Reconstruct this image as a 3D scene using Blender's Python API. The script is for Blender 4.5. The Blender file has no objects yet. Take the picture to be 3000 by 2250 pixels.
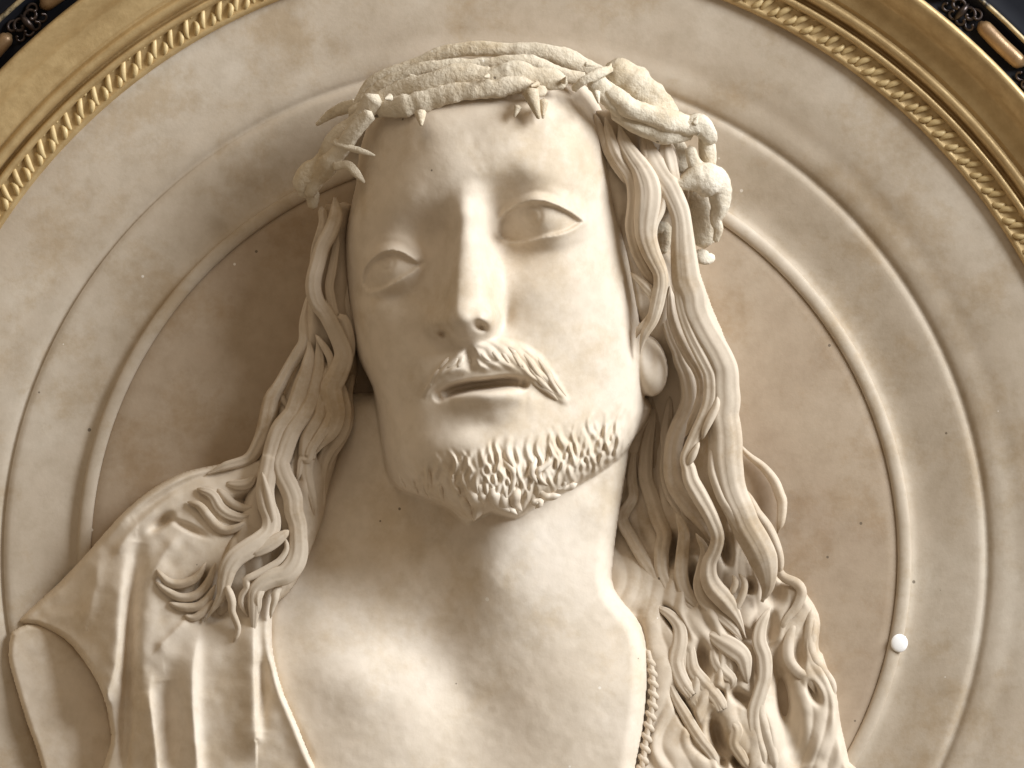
import bpy, math, random
import numpy as np
from mathutils import Vector

# ------------------------------------------------------------------ units
# Everything is drawn in "tenths of a millimetre": u to the right, v downwards,
# z out of the relief towards the viewer.  S turns them into metres.
S = 1e-4
H0 = 1.5            # height of the picture centre above the floor
D = 2.5             # camera distance

def P(u, v, z):
    return ((u - 1500.0) * S, -z * S, (1125.0 - v) * S + H0)

# ------------------------------------------------------------------ camera, world, lamps
sc = bpy.context.scene
col = sc.collection
cd = bpy.data.cameras.new('camera')
cam = bpy.data.objects.new('camera', cd)
col.objects.link(cam)
cam.location = (0, -D, H0)
cam.rotation_euler = (math.radians(90), 0, 0)
cd.sensor_width = 36.0
cd.lens = 36.0 * D / 0.3
cd.clip_start = 0.05
cd.clip_end = 50
sc.camera = cam

w = bpy.data.worlds.new('World')
sc.world = w
w.use_nodes = True
bg = w.node_tree.nodes['Background']
bg.inputs[0].default_value = (1.0, 0.82, 0.62, 1)
bg.inputs[1].default_value = 0.28

def area(name, loc, target, size, power, colr):
    l = bpy.data.lights.new(name, 'AREA')
    l.shape = 'DISK'
    l.size = size
    l.energy = power
    l.color = colr
    o = bpy.data.objects.new(name, l)
    col.objects.link(o)
    o.location = loc
    d = Vector(target) - Vector(loc)
    o.rotation_euler = d.to_track_quat('-Z', 'Y').to_euler()
    return o

KD = Vector((0.78, -0.40, 0.48)).normalized()
key = area('window_lamp', Vector((0, 0, H0)) + KD * 1.7, (0, 0, H0), 0.95, 57, (0.90, 0.95, 1.0))
fill = area('fill_lamp', (-0.55, -1.3, H0 + 1.7), (0, 0, H0), 1.3, 6, (1.0, 0.82, 0.60))  # added fill to bring out forms in the shade, no real fixture

sc.view_settings.view_transform = 'Standard'
sc.view_settings.look = 'None'
sc.view_settings.exposure = 0.0
sc.view_settings.gamma = 1.0

# ------------------------------------------------------------------ helpers
rng = np.random.RandomState(7)
random.seed(7)

def nodes(m):
    m.use_nodes = True
    return m.node_tree, m.node_tree.nodes['Principled BSDF']

def ramp(nt, fac, stops):
    r = nt.nodes.new('ShaderNodeValToRGB')
    el = r.color_ramp.elements
    while len(el) < len(stops):
        el.new(0.5)
    for e, (p, c) in zip(el, stops):
        e.position = p
        e.color = (*c, 1)
    nt.links.new(fac, r.inputs[0])
    return r.outputs[0]

def noise(nt, co, scale, detail=3, rough=0.55):
    n = nt.nodes.new('ShaderNodeTexNoise')
    n.inputs['Scale'].default_value = scale
    n.inputs['Detail'].default_value = detail
    n.inputs['Roughness'].default_value = rough
    nt.links.new(co, n.inputs['Vector'])
    return n.outputs[0]

def mixc(nt, fac, a, b, mode='MIX'):
    m = nt.nodes.new('ShaderNodeMix')
    m.data_type = 'RGBA'
    m.blend_type = mode
    for sock, val in ((m.inputs[0], fac), (m.inputs[6], a), (m.inputs[7], b)):
        if isinstance(val, (int, float)):
            sock.default_value = val
        elif isinstance(val, tuple):
            sock.default_value = (*val, 1)
        else:
            nt.links.new(val, sock)
    return m.outputs[2]

def mathn(nt, op, a, b=None):
    m = nt.nodes.new('ShaderNodeMath')
    m.operation = op
    for sock, val in ((m.inputs[0], a), (m.inputs[1], b)):
        if val is None:
            continue
        if isinstance(val, (int, float)):
            sock.default_value = val
        else:
            nt.links.new(val, sock)
    return m.outputs[0]

def specks(nt, co, scale, size, share, seed):
    """small round specks of dirt: 1 inside a speck"""
    mp = nt.nodes.new('ShaderNodeMapping')
    mp.inputs['Location'].default_value = (seed, seed * 0.37, seed * 1.3)
    nt.links.new(co, mp.inputs[0])
    vo = nt.nodes.new('ShaderNodeTexVoronoi')
    vo.inputs['Scale'].default_value = scale
    nt.links.new(mp.outputs[0], vo.inputs['Vector'])
    sep = nt.nodes.new('ShaderNodeSeparateColor')
    nt.links.new(vo.outputs['Color'], sep.inputs[0])
    pick = mathn(nt, 'LESS_THAN', sep.outputs[0], share)
    rad = mathn(nt, 'MULTIPLY', sep.outputs[1], size)
    d = mathn(nt, 'SUBTRACT', rad, vo.outputs['Distance'])
    soft = mathn(nt, 'MULTIPLY', d, 14.0 / size)
    cl = nt.nodes.new('ShaderNodeClamp')
    nt.links.new(soft, cl.inputs[0])
    return mathn(nt, 'MULTIPLY', cl.outputs[0], pick)

def stone(name, a, b, c, rough=0.62, bump=0.09, dark=0.75, mott=11.0, stain=(0.80, 0.735, 0.64)):
    m = bpy.data.materials.new(name)
    nt, bs = nodes(m)
    tc = nt.nodes.new('ShaderNodeTexCoord')
    geo = nt.nodes.new('ShaderNodeNewGeometry')
    co = geo.outputs['Position']
    big = noise(nt, co, mott, 6, 0.68)
    c1 = ramp(nt, big, [(0.30, a), (0.52, b), (0.74, c)])
    fine = noise(nt, co, 160.0, 5, 0.65)
    f2 = ramp(nt, fine, [(0.30, (0.90, 0.89, 0.87)), (0.55, (1, 1, 1)), (0.8, (1.04, 1.03, 1.02))])
    c2 = mixc(nt, 1.0, c1, f2, 'MULTIPLY')
    st = noise(nt, co, 34.0, 6, 0.72)
    c2 = mixc(nt, 1.0, c2, ramp(nt, st, [(0.36, stain), (0.50, (1, 1, 1)), (0.70, (1.03, 1.03, 1.04))]), 'MULTIPLY')
    ds = specks(nt, co, 120.0, 0.085, 0.42, 3.1)
    c3 = mixc(nt, mathn(nt, 'MULTIPLY', ds, dark), c2, (0.10, 0.075, 0.05))
    ls = specks(nt, co, 120.0, 0.075, 0.28, 9.7)
    c4 = mixc(nt, mathn(nt, 'MULTIPLY', ls, 0.5), c3, (0.92, 0.88, 0.80))
    nt.links.new(c4, bs.inputs['Base Color'])
    bs.inputs['Roughness'].default_value = rough
    bs.inputs['Specular IOR Level'].default_value = 0.25
    bp = nt.nodes.new('ShaderNodeBump')
    bp.inputs['Strength'].default_value = bump
    bp.inputs['Distance'].default_value = 0.0006
    hh = mathn(nt, 'ADD', noise(nt, co, 900.0, 4, 0.6), mathn(nt, 'MULTIPLY', noise(nt, co, 130.0, 3, 0.5), 1.6))
    nt.links.new(hh, bp.inputs['Height'])
    nt.links.new(bp.outputs[0], bs.inputs['Normal'])
    return m

def gilt(name, a, b, metal=0.65, rough=0.42, wear=0.0, bump=0.25):
    m = bpy.data.materials.new(name)
    nt, bs = nodes(m)
    geo = nt.nodes.new('ShaderNodeNewGeometry')
    co = geo.outputs['Position']
    n = noise(nt, co, 120.0, 6, 0.7)
    c = ramp(nt, n, [(0.35, a), (0.65, b)])
    if wear:
        wn = noise(nt, co, 60.0, 5, 0.7)
        wm = ramp(nt, wn, [(0.46, (0, 0, 0)), (0.56, (1, 1, 1))])
        c = mixc(nt, wm, c, (0.02, 0.017, 0.015))
    nt.links.new(c, bs.inputs['Base Color'])
    bs.inputs['Metallic'].default_value = metal
    rr = ramp(nt, noise(nt, co, 300.0, 4, 0.6), [(0.3, (rough - .1,) * 3), (0.7, (rough + .12,) * 3)])
    nt.links.new(rr, bs.inputs['Roughness'])
    bp = nt.nodes.new('ShaderNodeBump')
    bp.inputs['Strength'].default_value = bump
    bp.inputs['Distance'].default_value = 0.0004
    nt.links.new(noise(nt, co, 700.0, 5, 0.7), bp.inputs['Height'])
    nt.links.new(bp.outputs[0], bs.inputs['Normal'])
    return m

M_FLESH = stone('carved_stone', (0.62, 0.52, 0.405), (0.685, 0.59, 0.475), (0.745, 0.66, 0.56), stain=(0.89, 0.85, 0.78))
M_HAIR = stone('carved_stone_hair', (0.52, 0.425, 0.32), (0.59, 0.495, 0.385), (0.66, 0.57, 0.455))
M_CROWN = stone('carved_stone_rough', (0.58, 0.49, 0.37), (0.68, 0.60, 0.47), (0.76, 0.69, 0.58), 0.8, 0.7)
M_DISC = stone('roundel_stone', (0.345, 0.258, 0.18), (0.405, 0.315, 0.225), (0.47, 0.38, 0.285), mott=16.0, stain=(0.86, 0.80, 0.71))
M_RING = stone('roundel_stone_outer', (0.42, 0.34, 0.25), (0.50, 0.42, 0.325), (0.60, 0.53, 0.435), mott=15.0, stain=(0.86, 0.80, 0.71))
M_GOLD = gilt('gilding', (0.43, 0.295, 0.135), (0.56, 0.405, 0.20), 0.42, 0.48)
M_GOLD2 = gilt('gilding_pale', (0.50, 0.36, 0.165), (0.60, 0.45, 0.225), 0.12, 0.55)
M_BRONZE = gilt('dark_bronze', (0.03, 0.022, 0.02), (0.07, 0.05, 0.042), 0.7, 0.35)
M_CAPS = gilt('brown_gilt', (0.18, 0.105, 0.05), (0.27, 0.17, 0.08), 0.4, 0.4)
M_FILLET = gilt('worn_gilt', (0.34, 0.26, 0.14), (0.48, 0.38, 0.22), 0.3, 0.5, wear=1.0)
m = bpy.data.materials.new('ebonised_wood')
nt, bs = nodes(m)
geo = nt.nodes.new('ShaderNodeNewGeometry')
nt.links.new(ramp(nt, noise(nt, geo.outputs['Position'], 40, 4), [(0.3, (0.006, 0.007, 0.010)), (0.7, (0.014, 0.014, 0.017))]), bs.inputs['Base Color'])
bs.inputs['Roughness'].default_value = 0.6
bs.inputs['Specular IOR Level'].default_value = 0.06
M_EBONY = m
m = bpy.data.materials.new('glint_white')  # white surface standing in for the reflection of a lamp
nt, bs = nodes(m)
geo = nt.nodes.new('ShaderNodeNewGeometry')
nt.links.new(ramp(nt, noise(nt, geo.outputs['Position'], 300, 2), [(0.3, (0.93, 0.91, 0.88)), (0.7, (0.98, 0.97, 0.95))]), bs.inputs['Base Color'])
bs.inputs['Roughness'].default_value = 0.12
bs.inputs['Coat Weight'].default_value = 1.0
M_GLINT = m

def thing(name, label, cat, loc=(0, 0, 0), group=None):
    o = bpy.data.objects.new(name, None)
    col.objects.link(o)
    o.empty_display_size = 0.01
    o['label'] = label
    o['category'] = cat
    if group:
        o['group'] = group
    return o

def meshobj(name, verts, faces, mat, parent=None, smooth=True):
    me = bpy.data.meshes.new(name)
    verts = np.asarray(verts, dtype=np.float32)
    faces = np.asarray(faces, dtype=np.int32)
    nv, nf = len(verts), len(faces)
    k = faces.shape[1]
    me.vertices.add(nv)
    me.vertices.foreach_set('co', verts.ravel())
    me.loops.add(nf * k)
    me.loops.foreach_set('vertex_index', faces.ravel())
    me.polygons.add(nf)
    me.polygons.foreach_set('loop_start', np.arange(0, nf * k, k, dtype=np.int32))
    me.polygons.foreach_set('use_smooth', np.full(nf, smooth))
    me.materials.append(mat)
    me.update(calc_edges=True)
    me.validate()
    o = bpy.data.objects.new(name, me)
    col.objects.link(o)
    if parent is not None:
        o.parent = parent
    return o

def W(a):
    """(n,3) of u,v,z to metres"""
    a = np.asarray(a, dtype=np.float64)
    return np.stack([(a[:, 0] - 1500) * S, -a[:, 2] * S, (1125 - a[:, 1]) * S + H0], 1)

def tps(pts):
    pts = np.array(pts, float)
    sc_ = 500.0
    xy = pts[:, :2] / sc_
    n = len(xy)
    def kern(d2):
        return 0.5 * d2 * np.log(d2 + 1e-12)
    A = np.zeros((n + 3, n + 3))
    d2 = ((xy[:, None] - xy[None]) ** 2).sum(-1)
    A[:n, :n] = kern(d2) + np.eye(n) * 2e-4
    A[:n, n] = 1
    A[:n, n + 1:] = xy
    A[n:, :n] = A[:n, n:].T
    b = np.zeros(n + 3)
    b[:n] = pts[:, 2]
    wv = np.linalg.solve(A, b)
    def f(U, V):
        x = U / sc_
        y = V / sc_
        out = wv[n] + wv[n + 1] * x + wv[n + 2] * y
        for i in range(n):
            d = (x - xy[i, 0]) ** 2 + (y - xy[i, 1]) ** 2
            out = out + wv[i] * kern(d)
        return out
    return f

def crspline(pts, step):
    """Catmull-Rom through rows of pts, about one sample per step units of the first two columns"""
    p = np.array(pts, float)
    p = np.vstack([2 * p[0] - p[1], p, 2 * p[-1] - p[-2]])
    out = []
    for i in range(1, len(p) - 2):
        L = np.hypot(*(p[i + 1] - p[i])[:2])
        n = max(2, int(L / step))
        t = np.linspace(0, 1, n, endpoint=False)[:, None]
        a, b, c, d = p[i - 1], p[i], p[i + 1], p[i + 2]
        out.append(0.5 * ((2 * b) + (-a + c) * t + (2 * a - 5 * b + 4 * c - d) * t ** 2 + (-a + 3 * b - 3 * c + d) * t ** 3))
    out.append(p[-2][None])
    return np.vstack(out)

def polydist(U, V, poly, closed=True):
    """unsigned distance to a polyline, side sign by nearest segment (positive right of travel in u,v-down), parameter"""
    poly = np.array(poly, float)
    n = len(poly)
    best = np.full(U.shape, 1e18)
    side = np.zeros(U.shape)
    par = np.zeros(U.shape)
    m_ = n if closed else n - 1
    for i in range(m_):
        a = poly[i]
        b = poly[(i + 1) % n]
        d = b - a
        L2 = d @ d + 1e-9
        t = np.clip(((U - a[0]) * d[0] + (V - a[1]) * d[1]) / L2, 0, 1)
        dx = U - a[0] - t * d[0]
        dy = V - a[1] - t * d[1]
        q = dx * dx + dy * dy
        w_ = q < best
        best = np.where(w_, q, best)
        side = np.where(w_, np.sign(d[0] * dy - d[1] * dx), side)
        par = np.where(w_, i + t, par)
    return np.sqrt(best), side, par / max(1, m_)

def inside(U, V, poly):
    poly = np.array(poly, float)
    c = np.zeros(U.shape, bool)
    n = len(poly)
    for i in range(n):
        x0, y0 = poly[i]
        x1, y1 = poly[(i + 1) % n]
        if y0 == y1:
            continue
        cond = ((y0 > V) != (y1 > V)) & (U < (x1 - x0) * (V - y0) / (y1 - y0) + x0)
        c ^= cond
    return c

def sdf(U, V, poly):
    poly = crspline(list(poly) + [poly[0]], 25)[:-1]
    d, _, _ = polydist(U, V, poly)
    return np.where(inside(U, V, poly), d, -d)

def gauss(U, V, u, v, su, sv, ang=0.0):
    a = math.radians(ang)
    x = (U - u) * math.cos(a) + (V - v) * math.sin(a)
    y = -(U - u) * math.sin(a) + (V - v) * math.cos(a)
    return np.exp(-0.5 * ((x / su) ** 2 + (y / sv) ** 2))

def blur(Z, s):
    k = int(max(1, math.ceil(3 * s)))
    x = np.arange(-k, k + 1)
    g = np.exp(-0.5 * (x / s) ** 2)
    g /= g.sum()
    Zp = np.pad(Z, k, mode='edge')
    t = sum(g[i] * Zp[:, i:i + Z.shape[1]] for i in range(2 * k + 1))
    return sum(g[i] * t[i:i + Z.shape[0], :] for i in range(2 * k + 1))

def smooth01(x):
    x = np.clip(x, 0, 1)
    return x * x * (3 - 2 * x)

def vnoise(U, V, sc_, seed):
    """smooth value noise in -1..1"""
    r = np.random.RandomState(seed)
    g = r.rand(64, 64) * 2 - 1
    x = U / sc_
    y = V / sc_
    xi = np.floor(x).astype(int)
    yi = np.floor(y).astype(int)
    fx = smooth01(x - xi)
    fy = smooth01(y - yi)
    a = g[yi % 64, xi % 64]
    b = g[yi % 64, (xi + 1) % 64]
    c = g[(yi + 1) % 64, xi % 64]
    d = g[(yi + 1) % 64, (xi + 1) % 64]
    return (a * (1 - fx) + b * fx) * (1 - fy) + (c * (1 - fx) + d * fx) * fy

def grid(u0, u1, v0, v1, step):
    us = np.arange(u0, u1 + step, step)
    vs = np.arange(v0, v1 + step, step)
    return np.meshgrid(us, vs)

def fieldmesh(name, U, V, Z, keep, mat, parent, dist=None):
    if dist is not None:
        # pull the first ring outside the outline onto the outline, so edges run smoothly
        st_ = U[0, 1] - U[0, 0]
        gv, gu = np.gradient(dist, st_)
        gl = np.maximum(np.hypot(gu, gv), 0.3)
        mv = (dist <= 0) & (dist > -1.6 * st_)
        U = np.where(mv, U - dist * gu / gl ** 2, U)
        V = np.where(mv, V - dist * gv / gl ** 2, V)
    h, w_ = U.shape
    idx = np.arange(h * w_).reshape(h, w_)
    q = np.stack([idx[:-1, :-1], idx[1:, :-1], idx[1:, 1:], idx[:-1, 1:]], -1).reshape(-1, 4)
    kf = (keep[:-1, :-1] | keep[1:, :-1] | keep[1:, 1:] | keep[:-1, 1:]).ravel()
    q = q[kf]
    used = np.unique(q)
    remap = np.full(h * w_, -1)
    remap[used] = np.arange(len(used))
    co = np.stack([U.ravel(), V.ravel(), Z.ravel()], 1)[used]
    return meshobj(name, W(co), remap[q], mat, parent)

def edgeround(d, width, drop):
    t = np.clip(d / width, 0, 1)
    return -drop * (1 - np.sqrt(np.clip(1 - (1 - t) ** 2, 0, 1)))

CROPS = {'A': (900, 100, .5877), 'B': (900, 900, .5877), 'C': (0, 1200, .6329), 'D': (1600, 1200, .6329),
         'E': (1380, 560, .1808), 'e': (1000, 680, .1808), 'M': (1200, 900, .2260), 'G': (1100, 1200, .3617),
         '1': (700, 500, .2713), '2': (700, 900, .2713), '3': (500, 1300, .2713), '4': (500, 1600, .2713),
         '5': (1650, 300, .2713), '6': (1700, 650, .2713), '7': (1800, 1050, .2713), '8': (1800, 1450, .3798),
         'F': (1800, 1800, .3165), 'K': (860, 120, .3798), 'L': (1500, 120, .3798)}

def X(key_, *pts):
    """survey sheet coordinates to u,v"""
    a, b, s = CROPS[key_]
    return [(a + s * p[0], b + s * p[1]) for p in pts]

# ------------------------------------------------------------------ the roundel
RC = (1448, 1632)

def lathe(name, prof, mat, parent, cx, cy, seg=480):
    prof = np.array(prof, float)
    n = len(prof)
    th = np.linspace(0, 2 * np.pi, seg, endpoint=False)
    r = prof[:, 0][:, None]
    u = cx + r * np.cos(th)[None]
    v = cy - r * np.sin(th)[None]
    z = np.repeat(prof[:, 1][:, None], seg, 1)
    idx = np.arange(n * seg).reshape(n, seg)
    nx = np.roll(idx, -1, 1)
    q = np.stack([idx[:-1], idx[1:], nx[1:], nx[:-1]], -1).reshape(-1, 4)
    return meshobj(name, W(np.stack([u, v, z], -1).reshape(-1, 3)), q, mat, parent)

def prof_spline(pts, step=4):
    return crspline(pts, step)

roundel = thing('stone_roundel', 'tan stone roundel with concentric ring mouldings behind the bearded bust', 'roundel')
roundel.location = P(RC[0], RC[1], 0)
RO = roundel
roundel_parts = []
roundel_parts.append(lathe('disc', [(2, 0), (300, 0), (600, 0), (900, 0), (1150, 0), (1178, -1), (1184, -6)], M_DISC, None, *RC))
lip = [(1180, -10)] + [(1202 - 20 * math.cos(t), 0 + 11 * math.sin(t)) for t in np.linspace(0.0, math.pi, 12)] + [(1224, -24)]
roundel_parts.append(lathe('ring_bead', lip, M_RING, None, *RC))
cove = prof_spline([(1222, -10), (1240, -16), (1275, -14), (1320, -5), (1370, 6), (1408, 13), (1424, 14), (1437, 9)], 6)
roundel_parts.append(lathe('cove', cove, M_RING, None, *RC))
torus = prof_spline([(1436, 5), (1446, 3), (1462, 13), (1490, 20), (1530, 24), (1570, 32), (1620, 39), (1680, 42), (1720, 42), (1790, 40)], 6)
roundel_parts.append(lathe('outer_moulding', torus, M_RING, None, *RC))

# ------------------------------------------------------------------ the frame
FC = (1468, 1627)
frame = thing('picture_frame', 'round gilt frame with leaf-bead inner edge and black ornamented outer rail', 'frame')
frame.location = P(FC[0], FC[1], 0)
frame_parts = []
gp = [(1750, 30), (1748, 50), (1749, 58), (1754, 64), (1761, 67), (1764, 65), (1780, 64), (1805, 64), (1814, 66), (1817, 84), (1822, 90), (1832, 91), (1837, 84),
      (1839, 62), (1846, 60), (1849, 66), (1852, 92), (1858, 104), (1868, 110), (1878, 106), (1884, 96), (1888, 94), (1893, 104), (1898, 108),
      (1915, 108), (1935, 112), (1955, 120), (1962, 126), (1968, 140), (1980, 158), (1996, 176), (2010, 188), (2020, 192), (2028, 189), (2033, 178), (2036, 60)]
frame_parts.append(lathe('gilt_moulding', gp, M_GOLD, None, *FC, seg=720))
frame_parts.append(lathe('black_rail', [(2036, 66), (2044, 60), (2060, 52), (2110, 52), (2130, 60), (2136, 74), (2156, 76), (2164, 70), (2200, 60), (2400, 55)], M_EBONY, None, *FC))
frame_parts.append(lathe('gilt_fillet', [(2137, 70), (2139, 80), (2143, 84), (2148, 84), (2152, 80), (2154, 70)], M_FILLET, None, *FC))

def tube_geo(pts, rads, seg=8, flat=1.0, lump=0.0, lsc=20.0, seed=0, step=6):
    """tube along u,v,z points: returns verts (u,v,z) and quads"""
    q = np.array([(p[0], p[1], p[2], r) for p, r in zip(pts, rads)], float)
    s = crspline(q, step)
    c = s[:, :3]
    r = np.maximum(s[:, 3], 0.4)
    t = np.gradient(c, axis=0)
    t /= np.linalg.norm(t, axis=1)[:, None] + 1e-9
    up = np.tile(np.array([0, 0, 1.0]), (len(c), 1))
    nrm = np.cross(t, up)
    bad = np.linalg.norm(nrm, axis=1) < 1e-3
    nrm[bad] = (1, 0, 0)
    nrm /= np.linalg.norm(nrm, axis=1)[:, None]
    bi = np.cross(nrm, t)
    th = np.linspace(0, 2 * np.pi, seg, endpoint=False)
    arc = np.concatenate([[0], np.cumsum(np.linalg.norm(np.diff(c, axis=0), axis=1))])
    R = r[:, None] * np.ones(seg)[None]
    if lump:
        A_, T_ = np.meshgrid(th, arc, indexing='xy')
        nz = 0
        for k, (ss, aa) in enumerate(((lsc * 2.3, 0.9), (lsc, 0.7), (lsc * 0.45, 0.4))):
            rr = np.random.RandomState(seed + 31 * k)
            nth = (3, 5, 9)[k]
            g = rr.rand(400, nth) * 2 - 1
            y = T_ / ss
            x = A_ / (2 * np.pi) * nth
            yi = np.floor(y).astype(int)
            xi = np.floor(x).astype(int)
            fy = smooth01(y - yi)
            fx = smooth01(x - xi)
            nz = nz + aa * ((g[yi % 400, xi % nth] * (1 - fx) + g[yi % 400, (xi + 1) % nth] * fx) * (1 - fy)
                            + (g[(yi + 1) % 400, xi % nth] * (1 - fx) + g[(yi + 1) % 400, (xi + 1) % nth] * fx) * fy)
        R = R * (1 + lump * nz + 0.075 * np.cos(4 * A_ + T_ / 34.0 + seed) + 0.035 * np.cos(9 * A_ + T_ / 26.0))
    v = c[:, None] + nrm[:, None] * (np.cos(th)[None, :, None] * R[..., None]) + bi[:, None] * (np.sin(th)[None, :, None] * R[..., None] * flat)
    n = len(c)
    idx = np.arange(n * seg).reshape(n, seg)
    nx = np.roll(idx, -1, 1)
    f = np.stack([idx[:-1], nx[:-1], nx[1:], idx[1:]], -1).reshape(-1, 4)
    v = v.reshape(-1, 3)
    nv = len(v)
    v = np.vstack([v, c[0] - t[0] * r[0] * 0.6, c[-1] + t[-1] * r[-1] * 0.6])
    caps = []
    for j in range(seg):
        j2 = (j + 1) % seg
        caps.append((idx[0, j], nv, nv, idx[0, j2]))
        caps.append((idx[-1, j2], nv + 1, nv + 1, idx[-1, j]))
    tri = np.array([(a, b, d) for a, b, c_, d in caps])
    return v, f, tri

def geo_join(parts):
    """several (v, quads, tris) to one vertex list and one triangle list"""
    V_, F_ = [], []
    o = 0
    for v, f, t in parts:
        V_.append(v)
        if len(f):
            F_.append(np.vstack([f[:, [0, 1, 2]], f[:, [0, 2, 3]]]) + o)
        if len(t):
            F_.append(t + o)
        o += len(v)
    return np.vstack(V_), np.vstack(F_)

def tube(name, pts, rads, mat, parent, **k):
    v, f = geo_join([tube_geo(pts, rads, **k)])
    return meshobj(name, W(v), f, mat, parent)

def copy_at(src, parent, mat4):
    o = src.copy()
    col.objects.link(o)
    o.matrix_world = mat4
    return o

from mathutils import Matrix

def ring_pose(theta, r):
    """local x along the ring, local z radial outward, about frame centre"""
    c = P(FC[0], FC[1], 0)
    return (Matrix.Translation(Vector(c)) @ Matrix.Rotation(-(theta - math.pi / 2), 4, 'Y') @ Matrix.Translation(Vector((0, 0, r * S))))

def local_mesh(name, v, f, mat):
    """v in local tenths: x along ring, y radial, z towards viewer"""
    co = np.stack([v[:, 0] * S, -v[:, 2] * S, v[:, 1] * S], 1)
    o = meshobj(name, co, f, mat)
    return o

# one leaf-bead unit, 55 long: an oblique leaf and a half-moon petal
def unit_geo():
    a = tube_geo([(-21, -24, 58), (-19, -8, 72), (-10, 8, 76), (0, 22, 72), (9, 30, 62)], [4, 8.5, 9.5, 8, 4], seg=7, flat=1.0, step=9)
    b = tube_geo([(3, -26, 58), (12, -19, 74), (22, -8, 75), (25, 4, 68), (20, 10, 60)], [4, 8.5, 9, 6.5, 3], seg=7, flat=1.0, step=8)
    c = tube_geo([(20, 24, 60), (24, 28, 70), (29, 31, 62)], [3.5, 5, 3], seg=6, step=6)
    return geo_join([a, b, c])
uv_, uf_ = unit_geo()
uv_[:, 2] = 60 + (uv_[:, 2] - 60) * 0.62
bead = local_mesh('leaf_bead', uv_, uf_, M_GOLD2)
first = True
dth = 55.0 / 1789.0
for lo, hi in ((27, 70), (110, 149)):
    th = math.radians(lo)
    while th < math.radians(hi):
        pm = ring_pose(th, 1789)
        if first:
            bead.matrix_world = pm
            frame_parts.append(bead)
            first = False
        else:
            jit = Matrix.Rotation(random.uniform(-.07, .07), 4, 'Y') @ Matrix.Diagonal((random.uniform(.92, 1.06), random.uniform(.97, 1.04), random.uniform(.94, 1.04), 1))
            frame_parts.append(copy_at(bead, None, pm @ jit))
        th += dth * random.uniform(.985, 1.015)

# capsules and scrolls of the black rail
cv, cf = geo_join([tube_geo([(-78, 3, 66), (-70, 2, 70), (0, 0, 72), (70, 2, 70), (78, 3, 66)], [15, 23, 24, 23, 15], seg=14, flat=0.9, step=14)])
caps = local_mesh('capsule', cv, cf, M_CAPS)
def arc_pts(cx, cy, r0, r1, a0, a1, z0, z1, n=9):
    out = []
    for i in range(n):
        t = i / (n - 1)
        a = math.radians(a0 + (a1 - a0) * t)
        r = r0 + (r1 - r0) * t
        out.append((cx + r * math.cos(a), cy + r * math.sin(a), z0 + (z1 - z0) * t))
    return out
sg = []
for mir in (1, -1):
    for (cx, cy, r0, r1, a0, a1, rad) in ((22, 8, 26, 8, 200, -150, 6), (40, 20, 22, 7, 190, -120, 5), (16, -18, 20, 6, 160, 420, 5), (46, -14, 18, 5, 170, 430, 4.5)):
        pts = [(mir * x, y, z) for x, y, z in arc_pts(cx, cy, r0, r1, a0, a1, 58, 72)]
        sg.append(tube_geo(pts, [rad * .6] + [rad] * 7 + [rad * 1.3], seg=7, step=7))
sg.append(tube_geo([(0, -34, 56), (0, -10, 74), (0, 12, 76), (0, 32, 58)], [4, 10, 10, 4], seg=8, step=8))
sv, sf = geo_join(sg)
scroll = local_mesh('scroll', sv, sf, M_BRONZE)
p0 = math.radians(45.64)
per = math.radians(8.19)
fc, fs = True, True
for n_ in (-2, -1, 0, 1, 9, 10, 11, 12, 13):
    pm = ring_pose(p0 + n_ * per, 2088)
    if fc:
        caps.matrix_world = pm
        frame_parts.append(caps)
        fc = False
    else:
        frame_parts.append(copy_at(caps, None, pm))
    pm = ring_pose(p0 + (n_ + 0.5) * per, 2082)
    if fs:
        scroll.matrix_world = pm
        frame_parts.append(scroll)
        fs = False
    else:
        frame_parts.append(copy_at(scroll, None, pm))

# ------------------------------------------------------------------ the bust: body (head, neck, chest)
bust = thing('bust_relief', 'pale carved stone bust of a bearded long-haired man gazing upwards', 'bust')
bust.location = P(1400, 2290, 0)
bust_parts = []

U, V = grid(745, 1985, 185, 2300, 3.2)

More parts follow.
